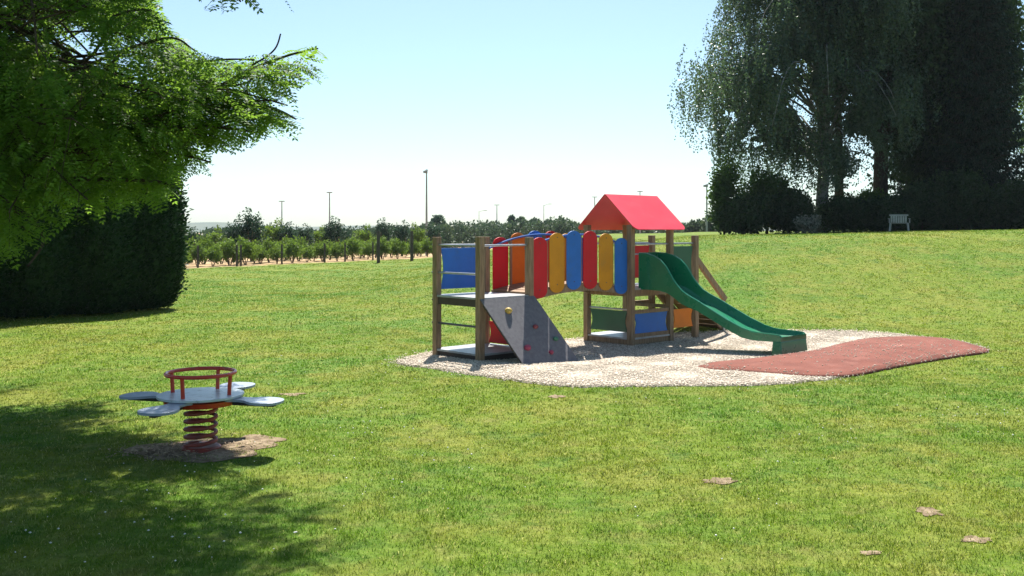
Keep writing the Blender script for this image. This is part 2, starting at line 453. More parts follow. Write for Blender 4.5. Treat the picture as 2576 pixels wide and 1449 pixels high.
for (u, v, rx, ry, sd, lab) in ((1812, 1211, .15, .10, 31, 'small bare soil hollow in the middle of the lawn'), (2335, 1290, .10, .11, 32, 'pale bare spot in the lawn near the right edge'),
                                (2455, 1360, .11, .07, 33, 'brown bare spot in the lawn at lower right'), (735, 990, .16, .12, 34, 'sandy spot in the lawn behind the spring rocker'),
                                (1400, 998, .09, .14, 35, 'small pale spot in the lawn before the gravel'), (2190, 1392, .07, .05, 36, 'thin brown patch in the lawn near the bottom edge')):
    c = gnd(u, v); soil(c[0], c[1], rx * .85, ry * .85, sd, lab, .003, .30)

def unit(v): return v / (np.linalg.norm(v, axis=-1, keepdims=True) + 1e-9)

def leaf_quads(base, d, nrm, Ln, W):
    """rhombic leaves: base point, direction, rough normal, length, width"""
    n = len(base); d = unit(d); s = unit(np.cross(d, nrm)); Ln = np.broadcast_to(Ln, n)[:, None]; W = np.broadcast_to(W, n)[:, None]
    nn = np.cross(s, d)
    mid = base + d * Ln * .5
    V = np.stack([base, mid + s * W * .5 + nn * W * .12, base + d * Ln, mid - s * W * .5 + nn * W * .12], 1).reshape(-1, 3)
    return V, np.arange(4 * n).reshape(n, 4)

def octs(P, s, r):
    """flattened octahedra at P with sizes s"""
    n = len(P); a = r.uniform(0, 2 * np.pi, n)
    k = r.uniform(.6, 1.2, (n, 2)) * s[:, None]; h = r.uniform(.4, .8, n) * s
    ca, sa = np.cos(a), np.sin(a); z = np.zeros(n)
    V = np.stack([P + np.column_stack([ca * k[:, 0], sa * k[:, 0], z]), P + np.column_stack([-sa * k[:, 1], ca * k[:, 1], z]),
                  P - np.column_stack([ca * k[:, 0], sa * k[:, 0], z]), P - np.column_stack([-sa * k[:, 1], ca * k[:, 1], z]),
                  P + np.column_stack([z, z, h]), P - np.column_stack([z, z, h])], 1).reshape(-1, 3)
    b = np.arange(n)[:, None, None] * 6
    f = np.array([(0, 1, 4), (1, 2, 4), (2, 3, 4), (3, 0, 4), (1, 0, 5), (2, 1, 5), (3, 2, 5), (0, 3, 5)])[None]
    return V, (b + f).reshape(-1, 3)

# loose pebbles on the bed and kicked on to the mat
r = np.random.default_rng(5)
lo, hi = gpoly.min(0), gpoly.max(0)
P = r.uniform(lo, hi, (90000, 2)); P = P[inpoly(P[:, 0], P[:, 1], gpoly)]; P = P[~inpoly(P[:, 0], P[:, 1], mpoly)][:40000]
edgep = gpoly[r.integers(0, len(gpoly), 1500)] + r.normal(0, .10, (1500, 2)); edgep = edgep[~inpoly(edgep[:, 0], edgep[:, 1], mpoly)]
P = np.concatenate([P, edgep])
Vp = np.column_stack([P, terrain(P[:, 0], P[:, 1]) + .024])
ctr = mpoly.mean(0)
Q = np.concatenate([r.normal(ctr + (.5, -.2), (1.3, .9), (900, 2)), mpoly[r.integers(0, len(mpoly), 700)] * .96 + ctr * .04 + r.normal(0, .05, (700, 2))])
Q = Q[inpoly(Q[:, 0], Q[:, 1], mpoly)]
def f_in(Q):      # how far inside the mat (0 edge .. 1 centre), for its height
    d = Q - ctr; th = np.arctan2(d[:, 1], d[:, 0]); dm = mpoly - ctr; tm = np.arctan2(dm[:, 1], dm[:, 0]); o = np.argsort(tm)
    R = np.interp(th, tm[o], np.hypot(dm[:, 0], dm[:, 1])[o], period=2 * np.pi)
    return 1 - np.hypot(d[:, 0], d[:, 1]) / R
fi = np.clip(f_in(Q), 0, 1)
zq = terrain(Q[:, 0], Q[:, 1]) + .026 + .035 * sstep(0, .08, fi) + .05 * sstep(0, .55, fi) + .008 * np.sin(Q[:, 0] * 3.1 + Q[:, 1] * 2.2) * np.minimum(1, fi * 3) + .004
Vp = np.concatenate([Vp, np.column_stack([Q, zq])])
sz = np.concatenate([r.uniform(.007, .017, len(P)), r.uniform(.007, .015, len(Q))])
V, F = octs(Vp, sz, r)
peb = link('gravel', np_mesh('gravel', V, [F]), M['pebble'])
tag(peb, 'loose pale pebbles lying on the gravel bed and red mat', 'gravel', kind='stuff')
# chips of bark and straw left of the rocker
c = gnd(395, 1143)
P = np.column_stack([r.normal(c[0], .16, 700), r.normal(c[1], .12, 700)])
P = np.concatenate([P, SP + np.column_stack([r.normal(0, .3, 260), r.normal(0, .2, 260)])])
soilpolys.append(blob(c[0], c[1], .26, .17, 77))
n_ = len(P); ln_ = r.uniform(.015, .055, n_)
V, F = leaf_quads(np.column_stack([P, terrain(P[:, 0], P[:, 1]) + r.uniform(.014, .034, n_)]), r.normal(0, 1, (n_, 3)) * (1, 1, .22), np.array([0, 0, 1.]) + r.normal(0, .5, (n_, 3)), ln_, ln_ * r.uniform(.15, .35, n_))
ch = link('wood_chips', np_mesh('wood_chips', V, [F]), M['chips'])
tag(ch, 'dry wood chips scattered beside the spring rocker', 'wood chips', kind='stuff')

# ------------------------------------------------------------------ grass blades
def make_grass():
    r = np.random.default_rng(9)
    Vs, F3, nb = [], [], 0
    zones = [(3.6, 4.9, 4500, .0045), (4.9, 7.0, 6500, .0042), (7.0, 9.5, 4400, .0055), (9.5, 13, 2400, .0080), (13, 19, 1200, .012), (19, 30, 480, .019), (30, 37, 260, .026), (37, 50, 110, .036), (50, 66, 55, .05)]
    for d0, d1, dens, w in zones:
        hw = .535
        ex = 3.4
        area = (hw * (d0 + d1) + 2 * ex) * (d1 - d0)
        n = int(area * dens)
        y = r.uniform(d0, d1, n * 2); y = y[r.uniform(0, hw * d1 + ex, n * 2) < hw * y + ex][:n]; n = len(y); x = (hw * y + ex) * r.uniform(-1, 1, n)
        clump = np.sin(x * 7.3 + 2 * np.sin(y * 5.1)) * np.sin(y * 6.7 + 1.7 * np.sin(x * 4.3))
        keep = r.uniform(0, 1, n) < .72 + .28 * clump
        keep &= ~inpoly(x, y, gpoly0 * .985 + gpoly0.mean(0) * .015)
        keep &= ~inpoly(x, y, mpoly0)
        if d0 > 36: keep &= (x < 5) & (-.874 * x + .486 * y < 37.8)
        for P in soilpolys:
            c_ = P.mean(0); ins = inpoly(x, y, P); core = inpoly(x, y, c_ + (P - c_) * (.45 if len(soilpolys) and np.ptp(P[:, 0]) > .5 else .12))
            keep &= ~((ins & (r.uniform(0, 1, n) < .62)) | (core & (r.uniform(0, 1, n) < .93)))
        x, y, clump = x[keep], y[keep], clump[keep]; n = len(x)
        z = terrain(x, y)
        h = r.gamma(9, 1 / 9, n) * (.0165 + .004 * clump) * (1 + .12 * (d0 > 13))
        a = r.uniform(0, 2 * np.pi, n); lean = r.uniform(.4, 1.7, n) * h
        la = r.uniform(0, 2 * np.pi, n)
        ww = w * r.uniform(.6, 1.3, n) * .5
        dx, dy = np.cos(a) * ww, np.sin(a) * ww
        lx, ly = np.cos(la) * lean, np.sin(la) * lean
        b0 = np.column_stack([x - dx, y - dy, z - .006]); b1 = np.column_stack([x + dx, y + dy, z - .006])
        m0 = np.column_stack([x - dx * .8 + lx * .35, y - dy * .8 + ly * .35, z + h * .6]); m1 = np.column_stack([x + dx * .8 + lx * .35, y + dy * .8 + ly * .35, z + h * .6])
        tp = np.column_stack([x + lx, y + ly, z + h])
        V = np.stack([b0, b1, m0, m1, tp], 1).reshape(-1, 3)
        b = nb + np.arange(n)[:, None, None] * 5
        F3.append((b + np.array([(0, 1, 3), (0, 3, 2), (2, 3, 4)])[None]).reshape(-1, 3))
        Vs.append(V); nb += len(V)
    me = np_mesh('grass', np.concatenate(Vs), F3)
    o = link('grass', me, M['blade'])
    tag(o, 'short mown grass of the sunny lawn', 'grass', kind='stuff')
make_grass()

# clover heads and daisies
r = np.random.default_rng(33)
cc = r.uniform((-3.5, 5.6), (7.5, 15), (60, 2))
P = np.concatenate([cc[r.integers(0, 60, 260)] + r.normal(0, .28, (260, 2)), np.column_stack([r.uniform(-3.2, -.8, 50), r.uniform(5.5, 8, 50)])])
P = P[(np.abs(P[:, 0]) < .53 * P[:, 1]) & ~inpoly(P[:, 0], P[:, 1], gpoly)]
V, F = octs(np.column_stack([P, terrain(P[:, 0], P[:, 1]) + .034]), r.uniform(.005, .011, len(P)), r)
tag(link('clover_flowers', np_mesh('clover_flowers', V, [F]), M['clover']), 'tiny white clover heads dotted in the grass', 'flowers', kind='stuff')

# ------------------------------------------------------------------ play structure
# local axes: x = along the bridge (a), y = -b, where b points towards the slide's foot
ANG = math.atan2(.684, .73)
play = empty('play_structure', (-1.15, 15.06, 0), ANG)
tag(play, 'wooden play tower with red roof, arched bridge, climbing wall and green slide', 'play structure')
def A(a, b, z): return (a, -b, z)

posts = dict(P1=(0, 0, 1.80), P2=(0, 1, 1.81), P3=(1, 1, 1.80), P4=(1, 0, 1.80), L=(3.4, 0, 2.0), F=(3.4, 1, 2.0), R=(4.46, 1, 2.0), B=(4.46, 0, 2.0), C1=(5.2, 1, 1.81), C2=(5.2, 0, 1.81))
for nme, (a, b, h) in posts.items():
    mb = MB(); mb.box((a - .05, -b - .05, -.16), (a + .05, -b + .05, h))
    o = mb.build('post', M['wood'], play, bevel=.006)

def deck(a0, a1, b0, b1, z, th=.03, rim=.11):
    g = .056
    mb = MB(); mb.box((a0 + g, -b1 + g, z - th), (a1 - g, -b0 - g, z))
    mb.box((a0 + g, -b1 - .045, z - th), (a1 - g, -b1 + g - .001, z)); mb.box((a0 + g, -b0 - g + .001, z - th), (a1 - g, -b0 + .045, z))
    mb.box((a0 - .045, -b1 + g, z - th), (a0 + g - .001, -b0 - g, z)); mb.box((a1 - g + .001, -b1 + g, z - th), (a1 + .045, -b0 - g, z))
    o = mb.build('platform', M['deck'], play, bevel=.003)
    bm_ = MB()
    for b in (b0, b1): bm_.box((a0 + g, -b - .02, z - th - rim), (a1 - g, -b + .02, z - th - .001))
    for a in (a0, a1): bm_.box((a - .02, -b1 + g, z - th - rim), (a + .02, -b0 - g, z - th - .001))
    bm_.build('platform_beam', M['dark_edge'] if a0 < 2 else M['wood'], o, bevel=.004)
deck(0, 1, 0, 1, .92); deck(0, 1, 0, 1, .10, rim=.09)
deck(3.4, 4.46, 0, 1, .92); deck(3.4, 4.46, 0, 1, .08, rim=.09); deck(4.46, 5.2, 0, 1, .92)

def bar(p, q, r, mat, name='rail', parent=play):
    mb = MB(); mb.tube([A(*p), A(*[(p[k] + q[k]) / 2 for k in range(3)]), A(*q)], r, 10)
    return mb.build(name, M[mat], parent, autosm=True)
bar((0, -.10, 1.68), (0, 1.0, 1.68), .017, 'steel'); bar((0, 1, 1.68), (1, 1, 1.68), .017, 'steel')
for z in (1.26, .84, .49): bar((-.0, -.11, z), (0, 1.0, z), .017, 'steel' if z > 1 else 'darksteel', 'rung')
bar((0, 0, 1.68), (1, 0, 1.68), .015, 'steel')
bar((3.4, 1, 1.67), (4.46, 1, 1.67), .017, 'steel'); bar((4.46, 1, 1.67), (5.2, 1, 1.67), .017, 'steel'); bar((4.46, 0, 1.67), (5.2, 0, 1.67), .017, 'steel')
bar((3.4, 0, 1.67), (4.46, 0, 1.67), .017, 'steel')

def wavy_panel(p, q, z0, z1, mat, name='side_panel', inset=.05, th=.018):
    """board between two posts with hollowed sides, from p=(a,b) to q=(a,b)"""
    p3, q3 = np.array(A(p[0], p[1], 0)), np.array(A(q[0], q[1], 0)); L_ = np.linalg.norm(q3 - p3); U = (q3 - p3) / L_
    s0, s1 = .075, L_ - .075; H = z1 - z0; n = 10
    out = [(s0, z0)]
    out += [(s0 + (s1 - s0) * t, z0) for t in (.33, .66)] + [(s1, z0)]
    out += [(s1 - inset * math.sin(math.pi * t), z0 + H * t) for t in np.linspace(.1, .9, n)] + [(s1, z1), (s0 + .66 * (s1 - s0), z1), (s0 + .33 * (s1 - s0), z1), (s0, z1)]
    out += [(s0 + inset * math.sin(math.pi * t), z0 + H * t) for t in np.linspace(.9, .1, n)]
    Nn = np.cross(U, (0, 0, 1))
    mb = MB(); mb.prism(out, p3, U, np.array([0, 0, 1.]), Nn, th)
    return mb.build(name, M[mat], play, bevel=.003)
wavy_panel((0, 0), (1, 0), 1.00, 1.63, 'blue'); wavy_panel((1, 0), (1, 1), .12, .46, 'red')
wavy_panel((3.4, 0), (3.4, 1), .17, .53, 'green'); wavy_panel((3.4, 1), (4.46, 1), .14, .48, 'blue')
wavy_panel((4.46, 1), (5.2, 1), .17, .50, 'orange'); wavy_panel((4.46, 1), (5.2, 1), 1.02, 1.62, 'green')
wavy_panel((4.46, 0), (5.2, 0), 1.02, 1.62, 'red')
bar((3.4, 0, .555), (3.4, 1, .555), .016, 'steel')
def beam(p, q, w, h, mat='wood', name='beam'):
    P, Q = Vector(A(*p)), Vector(A(*q)); d = (Q - P); Ln = d.length; x = d.normalized()
    y = Vector((0, 0, 1)).cross(x).normalized(); z = x.cross(y)
    Mx = Matrix((x, y, z)).transposed().to_4x4(); Mx.translation = P
    mb = MB(); mb.box((0, -w / 2, -h / 2), (Ln, w / 2, h / 2), Mx)
    return mb.build(name, M[mat], play, bevel=.004)
beam((3.452, 1, .515), (4.408, 1, .515), .05, .06); beam((3.452, 1, .10), (4.408, 1, .10), .05, .09)
beam((4.512, 0, .56), (5.148, 0, .56), .05, .08)
beam((4.46, .052, .56), (4.46, .948, .56), .05, .06)

# arched bridge
arch = lambda a, top, rise: top - rise * ((a - 2.2) / 1.2) ** 2
NPL = 16
br = empty('bridge', (0, 0, 0)); br.parent = play
for k in range(NPL):
    a0 = 1.07 + (2.26 / NPL) * k; a1 = a0 + 2.26 / NPL - .022; am = (a0 + a1) / 2
    zc = arch(am, 1.045, .13); sl = math.atan(-2 * .13 * (am - 2.2) / 1.44)
    Mx = Matrix.Translation((am, 0, zc)) @ Matrix.Rotation(-sl, 4, 'Y')
    mb = MB(); mb.box((-(a1 - a0) / 2, -.95, -.018), ((a1 - a0) / 2, -.05, .018), Mx)
    mb.build('deck_plank', M['plank'], br, bevel=.003)
for b in (.09, .91):
    mb = MB()
    aa = np.linspace(1.052, 3.348, 15); n = len(aa); V = []
    for a in aa:
        z = arch(a, 1.022, .13)
        for dy in (-.025, .025):
            V += [(a, -b + dy, z), (a, -b + dy, z - .10)]
    V = np.array(V); qd = []
    for k in range(n - 1):
        o = k * 4; qd += [(o, o + 4, o + 5, o + 1), (o + 2, o + 3, o + 7, o + 6), (o, o + 2, o + 6, o + 4), (o + 1, o + 5, o + 7, o + 3)]
    qd += [(0, 1, 3, 2), ((n - 1) * 4, (n - 1) * 4 + 2, (n - 1) * 4 + 3, (n - 1) * 4 + 1)]
    mb.add(V, qd); mb.build('bridge_beam', M['wood'], br)
    aa = np.linspace(1.0, 3.4, 25)
    mb = MB(); mb.tube([A(a, b, arch(a, 1.835, .215)) for a in aa], .017, 10)
    mb.build('handrail', M['bluesteel'], br, autosm=True)
    bb = b + (.036 if b > .5 else -.036)
    for k, colr in enumerate(('red', 'yellow' if b > .5 else 'orange', 'blue', 'red', 'yellow', 'blue')):
        a = 1.27 + .388 * k
        top = arch(a, 1.90, .175); bot = top - .945; w = .167; hc = .12
        out = [(w * math.cos(t), top - hc + hc * math.sin(t)) for t in np.linspace(0, math.pi, 15)] + [(w * math.cos(t), bot + hc + hc * math.sin(t)) for t in np.linspace(math.pi, 2 * math.pi, 15)]
        mb = MB(); mb.prism(out, A(a, bb, 0), (1, 0, 0), (0, 0, 1), (0, 1, 0), .019)
        pn = mb.build('bridge_panel', M[colr], br, bevel=.003)
        s = 1 if b > .5 else -1
        for zz in (arch(a, 1.835, .215), bot + .13):
            mb = MB(); mb.tube([A(a, bb + s * .009, zz), A(a, bb + s * .016, zz)], .009, 8)
            mb.build('bolt', M['darksteel'], pn)
    for a in (1.465, 2.24, 3.015):
        mb = MB(); z = arch(a, 1.022, .13)
        mb.box((a - .02, -b - .016, z), (a + .02, -b + .016, arch(a, 1.82, .215)))
        mb.build('baluster', M['wood'], br, bevel=.003)

# roof of two boards
def roof_board(side):
    a0, a1 = 3.30, 4.72; bm_, ze, zr = .5, 1.915, 2.525
    half = .67; Ls = math.hypot(half, zr - ze)
    W = np.array(A(0, side * half / Ls, (ze - zr) / Ls)); U = np.array([1., 0, 0]); Nn = np.cross(U, W)
    w = a1 - a0; rc = .11
    out = [(0, 0), (w, 0)]
    out += [(w - rc + rc * math.cos(t), Ls - rc + rc * math.sin(t)) for t in np.linspace(0, math.pi / 2, 7)]
    out += [(rc - rc * math.sin(t), Ls - rc + rc * math.cos(t)) for t in np.linspace(0, math.pi / 2, 7)]
    mb = MB(); mb.prism(out, np.array(A(a0, bm_ + side * .007, zr)), U, W, Nn, .014)
    return mb.build('roof_board', M['roof'], rf, bevel=.003)
rf = empty('roof', (0, 0, 0)); rf.parent = play
roof_board(1); roof_board(-1)

# climbing wall
c00, c10 = np.array(A(-.05, 1.055, .90)), np.array(A(1.05, 1.055, .90))
down = np.array(A(.22, .72, -.94))
cw = MB()
nrm = np.cross(c10 - c00, down); nrm /= np.linalg.norm(nrm)
if nrm[2] < 0: nrm = -nrm
tt = .014
quad = [c00, c10, c10 + down, c00 + down]
V = np.array([p - nrm * tt / 2 for p in quad] + [p + nrm * tt / 2 for p in quad])
cw.add(V, [(0, 1, 2, 3), (4, 7, 6, 5), (0, 4, 5, 1), (1, 5, 6, 2), (2, 6, 7, 3), (3, 7, 4, 0)])
wall = cw.build('climbing_wall', M['climb'], play)
for (s, t, sz, mt) in ((.34, .20, .062, 'hold_yellow'), (.24, .74, .058, 'hold_pink'), (.62, .46, .045, 'hold_red'), (.84, .66, .045, 'hold_green'), (.60, .84, .045, 'hold_pink')):
    p = c00 + (c10 - c00) * s + down * t + nrm * .02
    me = bpy.data.meshes.new('climbing_hold'); bm = bmesh.new(); bmesh.ops.create_icosphere(bm, subdivisions=2, radius=1)
    for v in bm.verts:
        k = 1 + .22 * math.sin(v.co.x * 4 + s * 9) * math.cos(v.co.y * 3 + t * 5); v.co = Vector((v.co.x * sz * k, v.co.y * sz * .8 * k, v.co.z * sz * .8))
    bm.to_mesh(me); bm.free()
    o = link('climbing_hold', me, M[mt], wall, smooth=True); o.location = p
# frame spars under the climbing wall
for s in (.08, .92):
    p0 = c00 + (c10 - c00) * s - nrm * .045; p1 = p0 + down * .95
    beam((p0[0], -p0[1], p0[2]), (p1[0], -p1[1], p1[2]), .06, .07, 'dark_edge', 'spar')

# slide
tb = [1.0, 1.15, 1.30, 1.42, 1.53, 1.60, 1.67, 1.75, 1.83, 1.95, 2.12, 2.35, 2.64, 2.90, 3.05, 3.15, 3.30, 3.45, 3.53, 3.56]
tz = [1.525, 1.515, 1.475, 1.41, 1.30, 1.19, 1.08, .985, .905, .835, .755, .63, .478, .365, .325, .312, .305, .298, .285, .255]
bz = [.895, .895, .893, .886, .86, .83, .79, .735, .685, .635, .585, .47, .32, .205, .18, .175, .175, .175, .175, .175]
bed = [.93, .93, .928, .915, .885, .85, .805, .755, .71, .66, .605, .49, .342, .245, .222, .215, .212, .21, .208, .205]
V = []; n = len(tb)
for k in range(n):
    t = (tb[k] - 1) / 2.4
    an, af = 3.60 + .30 * t, 4.16 + .47 * t
    rr = .03
    prof = [(an, bz[k]), (an, tz[k] - .012), (an + .010, tz[k]), (an + .032, tz[k]), (an + .042, tz[k] - .012), (an + .052, bed[k] + .05), (an + .085, bed[k] + .008), (an + .13, bed[k]),
            (af - .13, bed[k]), (af - .085, bed[k] + .008), (af - .052, bed[k] + .05), (af - .042, tz[k] - .012), (af - .032, tz[k]), (af - .010, tz[k]), (af, tz[k] - .012), (af, bz[k])]
    V += [A(a, tb[k], z) for a, z in prof]
m = 16; qd = []
for k in range(n - 1):
    for j in range(m): qd.append((k * m + j, k * m + (j + 1) % m, (k + 1) * m + (j + 1) % m, (k + 1) * m + j))
sl = MB(); sl.add(np.array(V), qd)
# end caps as strips between matching profile points
cap = []
for base in (0, (n - 1) * m):
    for j in range(7): cap.append((base + j, base + j + 1, base + m - 2 - j, base + m - 1 - j))
sl.q.append(np.array(cap))
slide = sl.build('slide', M['slide'], play, autosm=True)
t = 1.03
ft = MB()
an, af = 3.60 + .30 * 1.03, 4.16 + .47 * 1.03
fo = [A(an - .02, 3.40, 0), A(an - .02, 3.59, 0), A(af + .02, 3.59, 0), A(af + .02, 3.40, 0)]
Vf = [(x, y, -.05) for x, y, _ in fo] + [(x, y, .186) for x, y, _ in [A(an - .005, 3.42, 0), A(an - .005, 3.566, 0), A(af + .005, 3.566, 0), A(af + .005, 3.42, 0)]]
ft.add(Vf, [(0, 3, 2, 1), (4, 5, 6, 7), (0, 1, 5, 4), (1, 2, 6, 5), (2, 3, 7, 6), (3, 0, 4, 7)])
ft.build('slide_foot', M['slide'], slide, bevel=.012)
bar((3.62, 1.0, 1.50), (3.45, 1.0, 1.50), .012, 'steel', 'bolt_rod')

# ramp at the far end with handrail
for b in (.06, .94): beam((5.16, b, .86), (6.32, b, -.06), .05, .15, 'wood', 'ramp_stringer')
mb = MB()
d = Vector((1.16, 0, -.92)); ang = math.atan2(.92, 1.16); Ln = d.length
Mx = Matrix.Translation(A(5.22, .5, .93)) @ Matrix.Rotation(ang, 4, 'Y')
for k in range(9):
    mb.box((Ln / 9 * k, -.40, -.02), (Ln / 9 * (k + 1) - .012, .40, .012), Mx)
mb.build('ramp_board', M['plank'], play, bevel=.003)
beam((5.22, 1.0, 1.40), (6.14, 1.0, .60), .07, .10, 'wood', 'ramp_handrail')
beam((5.22, .0, 1.40), (6.14, .0, .60), .07, .10, 'wood', 'ramp_handrail')
for b in (0, 1):
    bar((6.10, b, -.1), (6.10, b, .60), .022, 'steel', 'handrail_support')

# ------------------------------------------------------------------ spring rocker
rk = empty('spring_rocker', (SP[0], SP[1], T(*SP)), 0)
tag(rk, 'four seat spring rocker with red hand ring on a coil spring', 'spring rocker')
mb = MB(); th = np.linspace(0, 2 * np.pi * 5.6, 220)
mb.tube(np.column_stack([.128 * np.cos(th + 2), .128 * np.sin(th + 2), .03 + (th / th[-1]) * .37]), .0165, 10)
mb.build('spring', M['springsteel'], rk, autosm=True)
mb = MB(); mb.tube([(0, 0, -.04), (0, 0, .02), (0, 0, .035)], [.17, .17, .15], 24); mb.build('base_plate', M['springsteel'], rk, autosm=True)
mb = MB(); mb.tube([(0, 0, .384), (0, 0, .39), (0, 0, .4335)], [.15, .30, .31], 40); mb.tube([(0, 0, .434), (0, 0, .4555)], [.24, .24], 40); mb.build('hub', M['redsteel'], rk, autosm=True)
mb = MB()
out = [(.362 * math.cos(t), .362 * math.sin(t)) for t in np.linspace(0, 2 * np.pi, 56, endpoint=False)]
mb.prism(out, (0, 0, .466), (1, 0, 0), (0, 1, 0), (0, 0, 1), .020); mb.build('top_plate', M['plate'], rk, bevel=.005)
mb = MB(); mb.ring((0, 0, .655), .287, .0165, 56, 12); mb.build('hand_ring', M['redsteel'], rk, smooth=True)
for k in range(4):
    a = math.radians(76 + 90 * k)
    mb = MB(); mb.tube([(.272 * math.cos(a), .272 * math.sin(a), .474), (.276 * math.cos(a), .276 * math.sin(a), .56), (.284 * math.cos(a), .284 * math.sin(a), .652)], .017, 10)
    up = mb.build('upright', M['redsteel'], rk, autosm=True)
half = [(.27, .0), (.29, .105), (.34, .082), (.40, .070), (.455, .083), (.50, .118), (.56, .150), (.63, .158), (.69, .142), (.735, .10), (.755, .045)]
for k in range(4):
    a = math.radians(76 + 90 * k)
    se = empty('seat', (0, 0, 0), a); se.parent = rk
    pts = half[1:] + [(x, -y) for x, y in half[:0:-1]]
    # Catmull-Rom smoothing of the outline
    sm = densify(np.array(pts), .02, 0, 1)
    tilt = math.radians(-1.5 if k != 0 else 1)
    mb = MB(); mb.prism(sm - np.array([.27, 0]), (.27, 0, .4445), (math.cos(tilt), 0, math.sin(tilt)), (0, 1, 0), (-math.sin(tilt), 0, math.cos(tilt)), .021)
    mb.build('seat_board', M['seat'], se, bevel=.006)
    mb = MB(); mb.box((.315, -.03, .395), (.70, .03, .433)); mb.build('seat_bracket', M['black'], se, bevel=.004)

# ------------------------------------------------------------------ foliage builders
def foliage_obj(name, V, F, mat, parent):
    return link(name, np_mesh(name, V, [F]), mat, parent)

def rdir(r, n): return unit(r.normal(0, 1, (n, 3)))

def blob_leaves(r, centers, radii, per, size, droop=.3, shell=.0):
    """leaf clumps: gaussian puffs of leaves round each centre"""
    K = len(centers); n = K * per
    c = np.repeat(centers, per, 0); R = np.repeat(radii, per, 0)
    if R.ndim == 1: R = R[:, None]
    off = rdir(r, n) * (r.uniform(shell, 1, n)[:, None] ** .6)
    b = c + off * R
    d = unit(off * .7 + rdir(r, n) * .9 - np.array([0, 0, droop]))
    s = size * r.uniform(.6, 1.35, n)
    return leaf_quads(b, d, rdir(r, n), s, s * .62)

def simple_tree(name, base, H, crown_c, crown_r, K, per, clump, leaf, mat, seed, label, cat, trunk_r=.12, trunk_mat='bark', group=None, poly=None, holes=(), limbs=10, droop=.3, lean=(0, 0), wood=True, shellbias=.35):
    """tree or shrub with trunk, limbs and a crown of leaf clumps spread through an ellipsoid"""
    r = np.random.default_rng(seed)
    root = empty(name, (base[0], base[1], base[2])); tag(root, label, cat, group)
    B = np.array(base, float); cc = np.array(crown_c, float); cr = np.array(crown_r, float)
    o = rdir(r, K * 3) * (r.uniform(shellbias, 1, K * 3)[:, None] ** .55)
    # lumpy outline
    lump = 1 + .18 * np.sin(o[:, 0] * 5 + seed) * np.cos(o[:, 2] * 4 + seed * 1.7) + .10 * np.sin(o[:, 1] * 7 + seed * .6)
    C = cc + o * lump[:, None] * cr
    C = C[C[:, 2] > terrain(C[:, 0], C[:, 1]) + .15]
    if poly is not None:
        u, v = pix(C); ok = inpoly(u, v, poly) | (v < -40) | (u > 2640)
        C = C[ok]
    if holes:
        u, v = pix(C)
        ok = np.ones(len(C), bool)
        for (hu, hv, hr, hs) in holes: ok &= ~((((u - hu) / hr) ** 2 + ((v - hv) / hs) ** 2 < 1) & (r.uniform(0, 1, len(C)) < .9))
        C = C[ok]
    C = C[:K]
    V, F = blob_leaves(r, C - B, clump * r.uniform(.6, 1.3, len(C)), per, leaf, droop)
    foliage_obj('crown', V, F, M[mat], root)
    if wood:
        mb = MB(); top = np.array([cc[0] + lean[0] - B[0], cc[1] + lean[1] - B[1], cc[2] + cr[2] * .6 - B[2]])
        ts = np.linspace(0, 1, 9)[:, None]
        wob = np.column_stack([np.sin(ts[:, 0] * 5 + seed) * .03 * H * .25, np.cos(ts[:, 0] * 4 + seed) * .02 * H * .25, np.zeros(9)]) * ts
        tr = ts * top + wob - (1 - ts) * np.array([0, 0, .1])
        mb.tube(tr, trunk_r * (1.15 - 1.0 * ts[:, 0]), 10)
        sel = C[r.permutation(len(C))[:limbs]] - B
        for e in sel:
            f = np.clip((e[2] / max(top[2], .1)) * .62 + r.uniform(-.1, .1), .12, .88)
            s = np.array([np.interp(f, ts[:, 0], tr[:, k]) for k in range(3)])
            m_ = (s + e) / 2 + np.array([0, 0, .05 * np.linalg.norm(e - s)]) + r.normal(0, .04, 3) * np.linalg.norm(e - s)
            tt_ = np.linspace(0, 1, 7)[:, None]; path = (1 - tt_) ** 2 * s + 2 * tt_ * (1 - tt_) * m_ + tt_ ** 2 * e
            r0 = trunk_r * (1.05 - f) * .5
            mb.tube(path, np.linspace(r0, .008, 7), 6)
        mb.build('trunk', M[trunk_mat], root, smooth=True)
    return root

# ------------------------------------------------------------------ the overhanging locust tree, upper left
ROBPOLY = [(-400, -60), (405, -60), (405, 15), (440, 60), (500, 125), (560, 135), (640, 140), (665, 85), (695, 50), (745, 62), (845, 84), (822, 190), (715, 215), (745, 230), (762, 300), (742, 330), (660, 345), (565, 372),
           (488, 352), (540, 405), (530, 425), (470, 432), (452, 470), (442, 505), (330, 530), (230, 545), (150, 560), (100, 610), (40, 665), (-400, 720)]
SPRIG = [(500, -400), (500, 8), (560, 26), (650, 14), (745, 16), (755, -400)]
def rob_ok(P, r, soft=True):
    u, v = pix(P)
    a = inpoly(u, v, ROBPOLY) | inpoly(u, v, SPRIG) | (u < -40) | (v < -70)
    # the sky gap in the upper left and thinner places
    g = ((u - 190) / 70) ** 2 + ((v - 105) / 48) ** 2 < 1
    g2 = ((u - 60) / 45) ** 2 + ((v - 75) / 22) ** 2 < 1
    g3 = ((u - 330) / 40) ** 2 + ((v - 175) / 22) ** 2 < 1
    gg = (g | g2 | g3) & (r.uniform(0, 1, len(P)) < .58)
    # thin the drooping low part so the conifers show between its sprays
    low = (v > 490) & (u > 0) & (r.uniform(0, 1, len(P)) < .10)
    return a & ~gg & ~low

